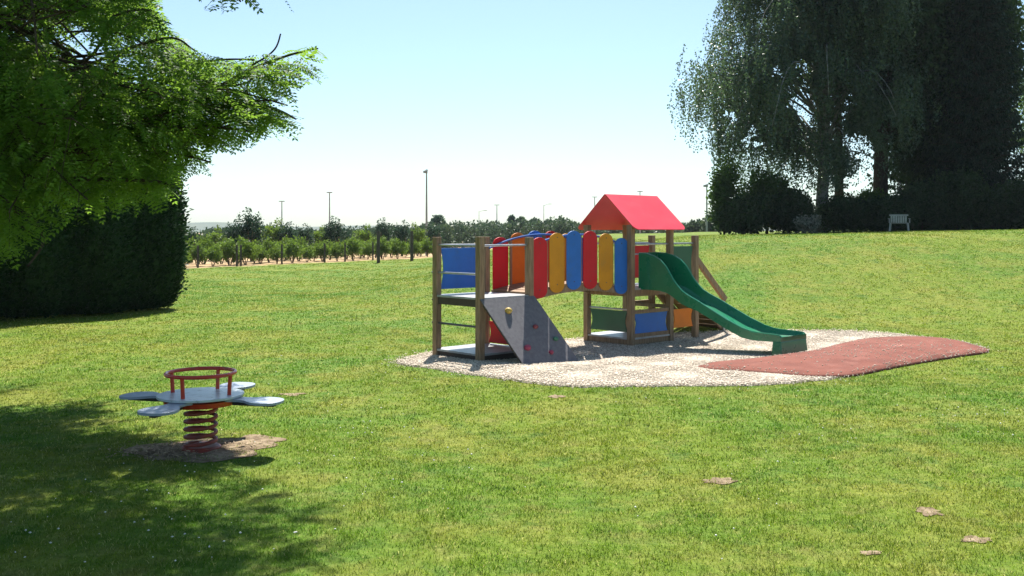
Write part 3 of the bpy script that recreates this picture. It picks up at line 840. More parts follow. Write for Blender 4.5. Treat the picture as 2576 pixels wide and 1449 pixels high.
def make_locust():
    r = np.random.default_rng(101)
    base = np.array([-8.0, 11.6, T(-8.0, 11.6)])
    root = empty('locust_tree', base)
    tag(root, 'feathery leaved locust tree overhanging the lawn at upper left', 'tree')
    mb = MB()
    fork = np.array([-7.6, 11.4, 3.0])
    ts = np.linspace(0, 1, 6)[:, None]
    mb.tube((1 - ts) * (base - [0, 0, .2]) + ts * fork - base, np.linspace(.26, .18, 6), 12)
    paths = []
    def limb(pts, r0, check=False):
        pts = np.asarray(pts, float)
        # spline through the points
        tt_ = np.linspace(0, len(pts) - 1, 6 * len(pts)); out = []
        for t in tt_:
            k = min(int(t), len(pts) - 2); f = t - k
            p0, p1, p2, p3 = pts[max(k - 1, 0)], pts[k], pts[k + 1], pts[min(k + 2, len(pts) - 1)]
            out.append(.5 * (2 * p1 + (p2 - p0) * f + (2 * p0 - 5 * p1 + 4 * p2 - p3) * f * f + (3 * p1 - p0 - 3 * p2 + p3) * f ** 3))
        out = np.array(out)
        if check:
            u, v = pix(out)
            if not ((inpoly(u, v, ROBPOLY) & inpoly(u, v - 34, ROBPOLY) & inpoly(u + 20, v - 24, ROBPOLY)) | (u < -40) | (v < -75) | ((v < 40) & (u < 330))).all(): return False
        mb.tube(out - base, np.linspace(r0, .008, len(out)), 7); paths.append(out); return True
    f2 = np.array([-7.4, 11.2, 4.0]); f3 = np.array([-7.3, 11.5, 5.2])
    limb([f2, at(150, 243, 11.2), at(380, 248, 10.8), at(533, 222, 10.5), at(640, 170, 10.4), at(740, 135, 10.3), at(800, 122, 10.2)], .03)
    limb([f2, at(170, 300, 11.0), at(400, 285, 10.6), at(600, 262, 10.3), at(690, 275, 10.2), at(745, 300, 10.1)], .06)
    limb([fork, at(100, 390, 10.6), at(330, 340, 10.3), at(520, 320, 10.1), at(655, 335, 10.0)], .05)
    limb([fork, at(120, 330, 11.5), at(300, 385, 10.8), at(430, 385, 10.4), at(530, 408, 10.2)], .045)
    limb([fork, at(60, 440, 10.5), at(220, 450, 10.0), at(380, 455, 9.8), at(440, 470, 9.7)], .045)
    limb([fork, at(-60, 480, 10.0), at(60, 540, 9.6), at(110, 600, 9.5), at(70, 670, 9.3)], .04)
    limb([f3, at(140, 190, 10.4), at(330, 120, 9.8), at(430, 95, 9.5), at(480, 120, 9.4)], .022)
    limb([f3, at(250, 180, 11.5), at(430, 165, 11.0), at(560, 150, 10.6), at(640, 150, 10.4)], .022)
    limb([f3, at(150, 150, 9.6), at(290, 40, 9.2), at(380, 25, 9.0)], .022)
    limb([f3, at(100, 20, 9.2), at(220, 10, 8.8), at(60, 60, 8.6)], .022)
    limb([f3 + [0, 0, .4], at(250, -260, 9.6), at(480, -170, 9.0), at(640, -60, 8.7), at(735, -4, 8.6)], .05)
    limb([f3 + [0, 0, .4], at(300, -240, 9.2), at(480, -150, 8.8), at(560, -60, 8.7), at(605, 4, 8.6)], .04)
    limb([f2, at(520, 215, 10.6), at(640, 160, 10.3), at(690, 125, 10.2), at(706, 85, 10.2)], .012)
    # the rest of the crown, mostly out of the picture: limbs into an ellipsoid
    cc = np.array([-5.6, 11.0, 5.6]); cr = np.array([4.7, 4.8, 3.3])
    k = 0; tries = 0
    while k < 64 and tries < 4000:
        tries += 1
        e = cc + unit(r.normal(0, 1, 3)) * cr * r.uniform(.55, 1.0)
        if e[2] < 2.1 or e[1] < 7.0 or (e[0] > -5.6 and e[1] > 10.3 and e[2] > 3.6): continue
        s = [fork, f2, f3][r.integers(0, 3)] + r.normal(0, .1, 3)
        m1 = s * .55 + e * .45 + np.array([0, 0, r.uniform(.2, .9)]) + r.normal(0, .3, 3)
        m2 = s * .2 + e * .8 + np.array([0, 0, r.uniform(.1, .5)]) + r.normal(0, .2, 3)
        if not rob_ok(np.array([e, m2, (e + m2) / 2]), r).all(): continue
        k += limb([s, m1, m2, e], r.uniform(.018, .036), True)
    for _ in range(20):      # high limbs that reach over the lawn in front, above the picture
        e = np.array([r.uniform(-3.8, -1.6), r.uniform(7.8, 10.2), r.uniform(5.0, 6.9)])
        s = f3 + r.normal(0, .12, 3)
        limb([s, s * .55 + e * .45 + np.array([0, 0, r.uniform(.5, 1.2)]), s * .2 + e * .8 + np.array([0, 0, r.uniform(.2, .6)]), e], r.uniform(.02, .035))
    k = 0; tries = 0
    while k < 95 and tries < 9000:      # inner sprays that fill the near side of the crown
        tries += 1
        u_ = r.uniform(-60, 800); e = at(u_, r.uniform(-40, 700), r.uniform(9.9, 10.9) if u_ > 420 else r.uniform(8.8, 12.8))
        s = [fork, f2, f2, f3][r.integers(0, 4)] + r.normal(0, .12, 3)
        if e[2] < 1.6: continue
        m1 = s * .5 + e * .5 + np.array([0, 0, r.uniform(.0, .55)]) + r.normal(0, .28, 3)
        m2 = s * .22 + e * .78 + np.array([0, 0, r.uniform(.0, .3)]) + r.normal(0, .16, 3)
        if not rob_ok(np.array([e, m2, (e + m2) / 2]), r).all(): continue
        k += limb([s, m1, m2, e], r.uniform(.012, .026), True)
    mb.build('trunk', M['bark'], root, smooth=True)
    # twigs
    TW0, TWD, TWL = [], [], []
    tw = MB()
    for p in paths:
        n = len(p); seg = np.linalg.norm(np.diff(p, axis=0), axis=1).sum()
        m_ = int(seg * .75 * 7.5)
        for _ in range(m_):
            f = r.uniform(.28, 1) * (n - 1); kk = min(int(f), n - 2)
            b = p[kk] + (p[kk + 1] - p[kk]) * (f - kk); t = unit(p[kk + 1] - p[kk])
            d = unit(t * r.uniform(.3, 1.0) + unit(r.normal(0, 1, 3) * np.array([1, 1, .55])) * .9 + np.array([.12, 0, -.12]))
            ln = r.uniform(.25, .80)
            TW0.append(b); TWD.append(d); TWL.append(ln)
    TW0, TWD, TWL = np.array(TW0), np.array(TWD), np.array(TWL)
    ok = rob_ok(TW0 + TWD * TWL[:, None], r) & rob_ok(TW0, r) & rob_ok(TW0 + TWD * TWL[:, None] * .4, r) & rob_ok(TW0 + TWD * TWL[:, None] * .7, r) & rob_ok(TW0 + TWD * TWL[:, None] * .2, r) & rob_ok(TW0 + TWD * TWL[:, None] * .55, r) & rob_ok(TW0 + TWD * TWL[:, None] * .85, r); TW0, TWD, TWL = TW0[ok], TWD[ok], TWL[ok]
    for b, d, ln in zip(TW0[::2], TWD[::2], TWL[::2]):
        tw.tube(np.array([b, b + d * ln * .5 + [0, 0, -.01], b + d * ln + [0, 0, -.05]]) - base, [.006, .004, .002], 3, cap=False)
    tw.build('twigs', M['bark'], root)
    # compound leaves along the twigs
    per = 8
    n = len(TW0) * per
    B_ = np.repeat(TW0, per, 0); D = np.repeat(TWD, per, 0); LL = np.repeat(TWL, per)
    f = np.tile(np.linspace(.2, 1, per) ** .7, len(TW0)) + r.uniform(-.05, .05, n)
    base_l = B_ + D * (LL * f)[:, None] - np.array([0, 0, 1]) * (.05 * f ** 2)[:, None]
    side = unit(np.cross(D, np.array([0, 0, 1.]))) * np.where(np.tile(np.arange(per) % 2, len(TW0)) > 0, 1, -1)[:, None]
    ld = unit(D * .6 + side * r.uniform(.4, 1.1, n)[:, None] + r.normal(0, .25, (n, 3)) - np.array([0, 0, .18]))
    ll = r.uniform(.17, .31, n)
    keep = rob_ok(base_l + ld * ll[:, None], r)
    g_ = np.sin(4.1 * base_l[:, 0] + 1.7 * np.sin(3.3 * base_l[:, 2])) + np.sin(3.9 * base_l[:, 1] + 1.3 * np.sin(2.9 * base_l[:, 0])) + np.sin(5.2 * base_l[:, 2] + 1.1 * np.sin(3.1 * base_l[:, 1]))
    uu, vv = pix(base_l); keep &= ~((g_ > .55) & (uu < 540) & (r.uniform(0, 1, n) < .85))      # gaps between the sprays
    keep &= r.uniform(0, 1, n) > .18 * sstep(430, 600, uu) * (1 - sstep(690, 740, uu)) * (vv > -60)
    base_l, ld, ll = base_l[keep], ld[keep], ll[keep]; n = len(base_l)
    up = unit(np.array([0, 0, 1.]) + r.normal(0, .35, (n, 3)))
    sd = unit(np.cross(ld, up)); nn = np.cross(sd, ld)
    J = 7
    Vs = []
    for j in range(J):
        t = .22 + .78 * j / (J - 1)
        pos = base_l + ld * (ll * t)[:, None] - np.array([0, 0, 1]) * (ll * .25 * t * t)[:, None]
        w = (1 - .35 * abs(2 * t - 1.1))
        for sg in (-1, 1):
            dd = unit(sd * sg + ld * .45 - nn * .15)
            v, _ = leaf_quads(pos, dd, nn + r.normal(0, .25, (n, 3)), ll * .25 * w, ll * .12 * w); Vs.append(v)
    pos = base_l + ld * ll[:, None] - np.array([0, 0, 1]) * (ll * .25)[:, None]
    v, _ = leaf_quads(pos, ld, nn, ll * .2, ll * .09); Vs.append(v)
    V = np.concatenate(Vs) - base
    foliage_obj('crown', V, np.arange(len(V)).reshape(-1, 4), M['lf_robinia'], root)
    print('locust leaflets', len(V) // 4)
make_locust()

# ------------------------------------------------------------------ clipped conifers, left
def thuja(x, y, R, H, seed, label):
    r = np.random.default_rng(seed); z0 = T(x, y)
    root = empty('conifer', (x, y, z0)); tag(root, label, 'conifer', 'row of conifers on the left')
    prof_z = np.array([0, .04, .10, .2, .32, .45, .6, .75, .88, .96, 1.0]); prof_r = np.array([.62, .74, .86, .96, 1.02, 1.0, .94, .82, .60, .34, .05])
    def rad(t, a): return R * np.interp(t, prof_z, prof_r) * (1 + .06 * np.sin(3 * a + seed) + .06 * np.sin(5 * a + 7 * t + seed) + .045 * np.sin(11 * a - 13 * t) + .03 * np.sin(19 * a + 31 * t))
    # inner body
    nz, na = 22, 28
    zz = np.linspace(0, 1, nz); aa = np.arange(na) / na * 2 * np.pi
    Zg, Ag = np.meshgrid(zz, aa, indexing='ij'); rr = rad(Zg, Ag) * .90
    V0 = np.stack([rr * np.cos(Ag), rr * np.sin(Ag), .05 + Zg * H * .97], -1).reshape(-1, 3)
    i_ = np.arange(nz - 1)[:, None] * na; k_ = np.arange(na)[None]; k2 = (k_ + 1) % na
    F0 = np.stack([i_ + k_, i_ + k2, i_ + na + k2, i_ + na + k_], -1).reshape(-1, 4)
    n = 26000
    t = r.uniform(0, 1, n); a = r.uniform(0, 2 * np.pi, n)
    q_ = rad(t, a) * r.uniform(.86, 1.0, n) + (r.uniform(0, 1, n) > .90) * r.uniform(0, .20, n)
    b = np.column_stack([q_ * np.cos(a), q_ * np.sin(a), .04 + t * H])
    o = np.column_stack([np.cos(a), np.sin(a), np.full(n, .55)])
    d = unit(o + r.normal(0, .45, (n, 3)))
    s = r.uniform(.06, .13, n)
    V1, F1 = leaf_quads(b, d, rdir(r, n), s, s * .5)
    foliage_obj('crown', np.concatenate([V0, V1]), np.concatenate([F0, F1 + len(V0)]), M['lf_thuja'], root)
    mb = MB(); mb.tube([(0, 0, -.1), (0, 0, H * .4), (0, 0, H * .9)], [.09, .07, .02], 8); mb.build('trunk', M['bark'], root)
thuja(-9.08, 23.7, 1.08, 4.2, 1, 'dark conifer at the open right end of the row')
thuja(-9.75, 22.6, 1.10, 4.3, 2, 'dark conifer second from the open end of the row')
thuja(-10.6, 21.4, 1.10, 4.2, 3, 'dark conifer third from the open end of the row')
thuja(-11.4, 20.2, 1.10, 4.4, 4, 'dark conifer fourth from the open end, at the left frame edge')

# ------------------------------------------------------------------ birch and the dark trees, right
BPOLY = [(1812, -60), (1806, 0), (1790, 45), (1775, 20), (1768, 60), (1745, 95), (1700, 84), (1660, 118), (1688, 190), (1672, 235), (1690, 300), (1698, 352), (1722, 352), (1745, 388), (1772, 370), (1790, 395), (1792, 455), (1812, 470), (1830, 415), (1860, 470), (1960, 505), (2100, 480), (2250, 440), (2400, 260), (2400, -60)]
HOLES = [(2022, 262, 34, 42), (2028, 172, 22, 30), (2125, 246, 30, 32), (2160, 466, 34, 34), (2190, 405, 30, 42), (1890, 345, 18, 26), (2222, 211, 26, 36), (2314, 70, 20, 18), (2105, 310, 22, 32), (2150, 355, 34, 24), (2005, 225, 22, 30), (2085, 215, 18, 26), (1840, 300, 14, 18), (1960, 180, 14, 16), (2235, 330, 20, 26)]
def in_holes(u, v, r, p=.92):
    m_ = np.zeros(len(u), bool)
    u, v = u + 9 * np.sin(v * .13 + u * .05) + 6 * np.sin(v * .31), v + 8 * np.sin(u * .11 + 1) + 5 * np.sin(u * .29)
    for hu, hv, a, b in HOLES: m_ |= ((u - hu) / a) ** 2 + ((v - hv) / b) ** 2 < 1
    return m_ & (r.uniform(0, 1, len(u)) < p)

def make_birch():
    r = np.random.default_rng(202)
    bx, by = 14.75, 47.0; base = np.array([bx, by, T(bx, by)])
    root = empty('birch_tree', base); tag(root, 'tall weeping birch with pale trunk foot beyond the slide', 'tree')
    H = 16.5
    mb = MB(); ts = np.linspace(0, 1, 16)
    tr = np.column_stack([.18 * np.sin(ts * 4) + .25 * ts, .1 * np.sin(ts * 5 + 1), -.2 + ts * H])
    mb.tube(tr, np.interp(ts, [0, .04, .3, 1], [.40, .31, .22, .02]), 14)
    limbs = []
    for k in range(96):
        z0 = r.uniform(.16, .92) * H if k > 6 else [3.0, 4.4, 5.0, 5.8, 3.8, 6.4, 7.0][k]
        az = r.uniform(0, 2 * np.pi) if k > 6 else [math.pi * 1.0, .3, math.pi * .95, .55, math.pi * 1.1, math.pi * .85, .2][k]
        f = z0 / H
        reach = (7.8 if math.cos(az) < 0 else 4.8) * (1.05 - .8 * max(0, f - .25)) * r.uniform(.65, 1.12)
        rise = reach * r.uniform(.25, .62)
        s = np.array([np.interp(z0, tr[:, 2], tr[:, j]) for j in range(3)])
        dr = np.array([math.cos(az), math.sin(az) * .8, 0])
        tt_ = np.linspace(0, 1, 12)[:, None]
        path = s + dr * reach * tt_ + np.array([0, 0, 1.]) * (rise * np.sin(tt_ * np.pi * .72) * 1.05 - .35 * reach * tt_ ** 3) + np.cumsum(r.normal(0, .05, (12, 3)), 0)
        u, v = pix(path + base); bad = np.where(~(inpoly(u, v, BPOLY) | (v < -40)))[0]
        if len(bad): path = path[:max(bad[0] - 1, 0)]
        if len(path) < 4: continue
        limbs.append(path); mb.tube(path, np.linspace(.075 * (1.15 - f), .010, len(path)), 7)
    mb.build('trunk', M['birchbark'], root, smooth=True)
    # side branches and hanging strands
    S0 = []
    tw = MB()
    for p in limbs:
        for _ in range(27):
            f = r.uniform(.2, 1) * (len(p) - 1.01); kk = int(f); b = p[kk] + (p[kk + 1] - p[kk]) * (f - kk)
            d = unit(np.array([r.normal(0, 1), r.normal(0, 1), r.uniform(-.1, .5)])); ln = r.uniform(.3, 2.0)
            e = b + d * ln
            for q_ in np.linspace(.2, 1, 4): S0.append(b + (e - b) * q_ + r.normal(0, .08, 3))
    S0 = np.array(S0)
    u, v = pix(S0 + base); ok = (inpoly(u, v, BPOLY) | (v < -40)) & ~in_holes(u, v, r); S0 = S0[ok]
    per = 36
    n = len(S0) * per
    ln = np.repeat(r.gamma(3, .46, len(S0)) + .35, per); f = np.tile((np.arange(per) + .5) / per, len(S0))
    drift = np.repeat(r.normal(0, .22, (len(S0), 2)), per, 0)
    b = np.repeat(S0, per, 0) + np.column_stack([drift * f[:, None] ** .7, -ln * f]) + r.normal(0, .05, (n, 3))
    u, v = pix(b + base); ok = (inpoly(u, v, BPOLY) | (v < -25)) & ~in_holes(u, v, r, .85); b = b[ok]; n = len(b)
    d = unit(r.normal(0, .7, (n, 3)) - np.array([0, 0, .8])); s = r.uniform(.075, .135, n)
    V, F = leaf_quads(b, d, rdir(r, n), s, s * .72)
    foliage_obj('crown', V, F, M['lf_birch'], root); print('birch leaves', n)
make_birch()

def px_tree(u, d, vtop, halfw, vbot=None, depth=None, **kw):
    x = (u - CU) / FPX * d; z0 = T(x, d)
    zt = EYE - (vtop - HV) / FPX * d; zb = z0 + .1 if vbot is None else EYE - (vbot - HV) / FPX * d
    hw = halfw / FPX * d
    return simple_tree(base=(x, d, z0), H=zt - z0, crown_c=(x, d, (zt + zb) / 2), crown_r=(hw, depth or hw, (zt - zb) / 2), **kw)

# second weeping tree behind, with the dark leaning trunk
H2 = [(a, b, c * .9, e * .9) for a, b, c, e in HOLES]
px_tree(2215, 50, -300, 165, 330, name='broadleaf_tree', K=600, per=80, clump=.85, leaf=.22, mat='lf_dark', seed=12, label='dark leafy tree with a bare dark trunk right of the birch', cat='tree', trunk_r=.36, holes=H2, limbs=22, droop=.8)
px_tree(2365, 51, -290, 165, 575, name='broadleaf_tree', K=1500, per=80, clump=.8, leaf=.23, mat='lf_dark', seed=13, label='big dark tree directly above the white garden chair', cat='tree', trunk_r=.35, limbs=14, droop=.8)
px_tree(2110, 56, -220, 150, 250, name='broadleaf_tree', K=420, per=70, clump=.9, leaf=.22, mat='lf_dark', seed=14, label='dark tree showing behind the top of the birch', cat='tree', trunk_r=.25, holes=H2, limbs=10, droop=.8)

def spruce(u, d, H, R, seed, label):
    r = np.random.default_rng(seed); x = (u - CU) / FPX * d; z0 = T(x, d)
    root = empty('spruce_tree', (x, d, z0)); tag(root, label, 'tree')
    mb = MB(); mb.tube([(0, 0, -.1), (0, 0, H * .5), (0, 0, H)], [.24, .14, .02], 10)
    Vs = []
    for z in np.arange(.3, H - .3, .30):
        f = z / H; nb = int(11 - 5 * f); a0 = r.uniform(0, 6.28)
        for k in range(nb):
            a = a0 + k / nb * 6.283 + r.normal(0, .15); ln = R * (1 - f) ** .75 * r.uniform(.75, 1.12) + .12
            t = np.linspace(0, 1, 6); out = np.array([math.cos(a), math.sin(a), 0])
            zz = z - .30 * ln * t + .22 * ln * t ** 3
            path = np.column_stack([out[0] * ln * t, out[1] * ln * t, zz])
            mb.tube(path, np.linspace(.03, .006, 6), 4, cap=False)
            m_ = int(60 + 75 * ln); q_ = r.uniform(.1, 1, m_)
            b = np.column_stack([np.interp(q_, t, path[:, j]) for j in range(3)])
            sd = np.array([-out[1], out[0], 0]); w = (1 - q_ * .6) * ln * .32
            off = r.uniform(-1, 1, m_) * w
            b = b + sd * off[:, None] + np.column_stack([np.zeros(m_), np.zeros(m_), -np.abs(off) * .4 - r.uniform(0, .22, m_)])
            dd = unit(out * .5 + sd * np.sign(off)[:, None] * .3 - np.array([0, 0, .9]) + r.normal(0, .3, (m_, 3)))
            s = r.uniform(.10, .22, m_)
            v, _ = leaf_quads(b, dd, rdir(r, m_), s, s * .4); Vs.append(v)
    mb.build('trunk', M['bark'], root)
    V = np.concatenate(Vs); foliage_obj('crown', V, np.arange(len(V)).reshape(-1, 4), M['lf_spruce'], root)
spruce(2455, 47.5, 16.5, 3.1, 3, 'dark spruce with drooping tiers near the right edge')
spruce(2350, 55.0, 15.0, 3.0, 4, 'dark spruce half hidden behind the tree above the chair')

# shrubs along the crest under the trees
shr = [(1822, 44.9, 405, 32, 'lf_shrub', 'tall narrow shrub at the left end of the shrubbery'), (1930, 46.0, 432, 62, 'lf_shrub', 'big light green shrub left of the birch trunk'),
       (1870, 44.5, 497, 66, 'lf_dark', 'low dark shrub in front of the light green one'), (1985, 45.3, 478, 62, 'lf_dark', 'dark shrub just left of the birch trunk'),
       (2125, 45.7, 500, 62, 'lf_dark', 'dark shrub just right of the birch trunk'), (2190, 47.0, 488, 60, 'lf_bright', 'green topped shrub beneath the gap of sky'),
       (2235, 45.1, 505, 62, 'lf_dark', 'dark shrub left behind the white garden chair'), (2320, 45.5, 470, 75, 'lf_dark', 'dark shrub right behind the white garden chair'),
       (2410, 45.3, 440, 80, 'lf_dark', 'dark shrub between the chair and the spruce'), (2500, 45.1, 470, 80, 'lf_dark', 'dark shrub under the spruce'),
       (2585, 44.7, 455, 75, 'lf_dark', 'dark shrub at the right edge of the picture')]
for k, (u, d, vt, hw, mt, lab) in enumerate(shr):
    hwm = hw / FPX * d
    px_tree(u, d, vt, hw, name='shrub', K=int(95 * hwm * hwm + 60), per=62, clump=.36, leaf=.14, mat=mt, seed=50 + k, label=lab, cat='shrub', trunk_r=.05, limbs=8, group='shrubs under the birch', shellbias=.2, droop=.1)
px_tree(2033, 43.0, 541, 26, name='shrub', K=50, per=26, clump=.17, leaf=.12, mat='lf_variegated', seed=71, label='small whitish variegated shrub by the birch trunk', cat='shrub', trunk_r=.02, limbs=5, group='shrubs under the birch')
px_tree(2595, 60.0, 215, 60, 400, name='broadleaf_tree', K=110, per=50, clump=.6, leaf=.16, mat='lf_bright', seed=72, label='sunlit green tree peeping out behind the spruce', cat='tree', trunk_r=.15)

# garden chair
cx, cy = (2262 - CU) / FPX * 37.5, 37.5
gc = empty('garden_chair', (cx, cy, T(cx, cy)), math.radians(-24)); gc.scale = (1.08, 1.0, .74); tag(gc, 'white plastic garden chair standing in the shade of the trees', 'chair')
mb = MB(); mb.box((-.30, -.26, .40), (.30, .26, .435)); mb.build('seat', M['chair'], gc, bevel=.01)
mb = MB()
for k in range(7): mb.box((-.27 + k * .078, -.285 - .0, .44), (-.27 + k * .078 + .062, -.262, .80))
mb.box((-.31, -.292, .78), (.31, -.258, .86)); mb.build('backrest', M['chair'], gc, bevel=.008)
for sx in (-1, 1):
    for sy in (-1, 1):
        mb = MB(); mb.tube([(sx * .31, sy * .27, 0), (sx * .28, sy * .24, .40)], [.022, .03], 8); mb.build('leg', M['chair'], gc)
    mb = MB(); mb.box((sx * .335 - .03, -.27, .63), (sx * .335 + .03, .25, .66)); mb.box((sx * .335 - .02, .19, .42), (sx * .335 + .02, .24, .628)); mb.build('armrest', M['chair'], gc, bevel=.008)

# ------------------------------------------------------------------ far field: young shrubs, posts, lamp posts, woods
ORD = ['first', 'second', 'third', 'fourth', 'fifth', 'sixth', 'seventh', 'eighth', 'ninth', 'tenth', 'eleventh', 'twelfth', 'thirteenth', 'fourteenth', 'fifteenth', 'sixteenth', 'seventeenth', 'eighteenth', 'nineteenth', 'twentieth', 'twenty-first', 'twenty-second', 'twenty-third', 'twenty-fourth']
def edge_d(u):      # distance of the lawn's far edge in that direction
    k = (u - CU) / FPX   # x = k y ; line from (-16.2,49) to (-6.2,67)
    return (49 + 16.2 * 1.8) / (1 - 1.8 * k) if k > -.34 else 49.
def sapling(seed, mat, H, W, name):
    r = np.random.default_rng(seed); root = empty(name, (0, 0, 0))
    mb = MB(); C = []
    for k in range(7):
        a = r.uniform(0, 6.28); e = np.array([math.cos(a) * W * r.uniform(.2, .6), math.sin(a) * W * r.uniform(.2, .6), H * r.uniform(.6, .95)])
        p = np.array([[e[0] * .1, e[1] * .1, -.05], [e[0] * .55, e[1] * .55, H * .3], e]); mb.tube(p, [.026, .02, .008], 5)
    mb.build('stems', M['twig'], root)
    K = 95; o = rdir(r, K) * (r.uniform(.1, 1, K)[:, None] ** .5)
    C = np.array([0, 0, H * .60]) + o * np.array([W * .74, W * .74, H * .38]) * (1 + .25 * np.sin(o[:, :1] * 6 + seed))
    V, F = blob_leaves(r, C, np.full(K, .20), 26, .12, .1)
    foliage_obj('crown', V, F, M[mat], root)
    return root
protos = [sapling(301, 'lf_young', 1.5, 1.0, 'young_shrub'), sapling(302, 'lf_young', 1.6, .9, 'young_shrub'), sapling(303, 'lf_blue', 2.5, .95, 'young_tree'), sapling(304, 'lf_young', 2.3, 1.0, 'young_tree')]
used = [False] * 4
def place(kind, u, d, sc, rz, label, cat, group):
    o = copy_tree(protos[kind]) if used[kind] else protos[kind]; used[kind] = True
    x = (u - CU) / FPX * d; o.location = (x, d, T(x, d)); o.rotation_euler = (0, 0, rz); o.scale = (sc, sc, sc * random.uniform(.92, 1.1))
    tag(o, label, cat, group)
us = [452, 497, 535, 578, 618, 655, 697, 735, 772, 812, 848, 888, 925, 962, 1000, 1040, 1075]
for k, u in enumerate(us):
    place(k % 2, u, edge_d(u) + 2.2 + random.uniform(-.6, .9), random.uniform(.60, .98), random.uniform(0, 6), f'young light green shrub, {ORD[k]} from the left in the front row beyond the lawn', 'shrub', 'young shrubs in the front row')
us = [470, 512, 556, 600, 640, 676, 716, 752, 790, 830, 872, 906, 945, 985, 1020, 1058]
for k, u in enumerate(us):
    place(k % 2, u, edge_d(u) + 5.0 + random.uniform(-.9, .9), random.uniform(.62, .98), random.uniform(0, 6), f'young leafy shrub, {ORD[k]} from the left in the middle row beyond the lawn', 'shrub', 'young shrubs in the middle row')
us = [480, 545, 590, 632, 690, 722, 765, 806, 842, 866, 915, 960, 1012, 1050, 1090]
tall = [.85, .92, 1.0, 1.12, 1.15, .95, .95, .95, 1.05, .85, 1.0, 1.0, .95, 1.0, 1.05]
for k, u in enumerate(us):
    place(2 + (k % 3 == 1), u, edge_d(u) + 9 + random.uniform(-1, 2.5), tall[k] * 1.02, random.uniform(0, 6), f'young slender tree, {ORD[k]} from the left in the row behind the young shrubs', 'tree', 'young trees in the back row')
# thin fence posts along the lawn's edge, two stout posts
def post(u, d, h, w, label, group):
    x = (u - CU) / FPX * d; mb = MB(); mb.tube([(0, 0, -.2), (0, 0, h * .98), (0, 0, h)], [w / 2, w / 2, w / 2 * .8], 8)
    o = mb.build('fence_post', M['postwood'], None, autosm=True); o.location = (x, d, T(x, d)); tag(o, label, 'post', group)
for k, u in enumerate((498, 596, 606, 709, 817, 868, 938)):
    post(u, edge_d(u) + .5, 1.15, .11, f'thin dark stake, {ORD[k]} from the left along the lawn edge', 'thin stakes along the lawn edge')
post(952, 57.5, 1.83, .20, 'stout dark post left of the other one beyond the lawn', 'stout dark posts')
post(1036, 60.5, 1.83, .20, 'stout dark post nearest the play tower beyond the lawn', 'stout dark posts')

def lamp(u, vtop, d, kind, label):
    x = (u - CU) / FPX * d; z0 = T(x, d); H = EYE - (vtop - HV) / FPX * d - z0
    root = empty('lamp_post', (x, d, z0)); tag(root, label, 'lamp post', 'lamp posts beyond the lawn')
    mb = MB(); mb.tube([(0, 0, -.2), (0, 0, H * .5), (0, 0, H)], [.11, .085, .06], 8); mb.build('pole', M['lamp'], root)
    mb = MB(); w = d * .0028
    if kind == 'T':
        mb.box((-w, -.15, H - .02), (w, .15, H + .10))
    elif kind == 'flood':
        mb.box((-w * 1.15, -.2, H - .05), (w * .35, .2, H + .16)); mb.tube([(-w * .6, 0, H + .1), (w * .4, 0, H + .22)], .10, 6)
    else:
        a = d * .0062; mb.tube([(0, 0, H - .3), (a * .5, 0, H + .1), (a, 0, H + .15)], .05, 6); mb.box((a * .75, -.15, H + .10), (a * 1.3, .15, H + .26))
    mb.build('lamp_head', M['lamp'], root, bevel=.02)
lamp(709, 507, 128, 'T', 'thin lamp post farthest left, above the young trees')
lamp(829, 485, 112, 'T', 'lamp post second from the left, above the young trees')
lamp(1073, 434, 85, 'flood', 'tallest lamp post with a floodlight, left of the play structure')
lamp(1205, 531, 260, 'arm', 'faint lamp post with an arm, just left of a thicker one')
lamp(1250, 516, 170, 'T', 'lamp post above the left platform of the play structure')
lamp(1368, 515, 230, 'arm', 'faint lamp post with an arm, above the bridge')
lamp(1496, 496, 150, 'T', 'lamp post just left of the red roof ridge')
lamp(1610, 482, 140, 'T', 'lamp head rising right behind the red roof')
lamp(1778, 469, 100, 'flood', 'lamp post beside the tall shrub, right of the red roof')

def far_tree(u, d, vt, hw, mat, seed, label, conifer=False):
    x = (u - CU) / FPX * d; z0 = T(x, d); zt = EYE - (vt - HV) / FPX * d; w = hw / FPX * d; H = zt - z0
    r = np.random.default_rng(seed); root = empty('conifer_tree' if conifer else 'far_tree', (x, d, z0)); tag(root, label, 'tree', 'single trees far beyond the lawn')
    K = 80; t = r.uniform(.08, 1, K); a = r.uniform(0, 6.28, K)
    rad = w * ((1 - t) ** .8 + .05 if conifer else np.sqrt(np.clip(1 - (2 * t - 1.05) ** 2, .03, 1))) * r.uniform(.3, 1, K) ** .5
    C = np.column_stack([rad * np.cos(a), rad * np.sin(a), t * H])
    V, F = blob_leaves(r, C, np.full(K, max(.22 * w, .35)), 34, d * .0030, .2)
    foliage_obj('crown', V, F, M[mat], root)
    mb = MB(); mb.tube([(0, 0, -.2), (0, 0, H * .5), (0, 0, H * .9)], [.12, .08, .02], 6); mb.build('trunk', M['bark'], root)
far_tree(1102, 150, 546, 21, 'lf_blue', 1, 'round topped far tree right of the tallest lamp post')
far_tree(1286, 180, 546, 10, 'lf_blue', 2, 'small pointed conifer on the skyline above the bridge', True)
far_tree(845, 125, 577, 13, 'lf_blue', 3, 'far dark conifer by the second lamp post', True)
far_tree(645, 110, 572, 12, 'lf_blue', 4, 'far dark conifer left of the first lamp post', True)
far_tree(965, 150, 582, 8, 'lf_blue', 5, 'tiny dark conifer top right of the left stout post', True)
far_tree(1310, 175, 553, 12, 'lf_far', 6, 'round far tree right of the small pointed conifer')
far_tree(1345, 175, 556, 14, 'lf_far', 7, 'round far tree above the yellow bridge panel')
far_tree(1800, 120, 541, 34, 'lf_far', 8, 'pale green far tree at the foot of the lamp by the shrubs')
far_tree(1752, 125, 562, 24, 'lf_far', 9, 'low pale green far tree right of the roof')
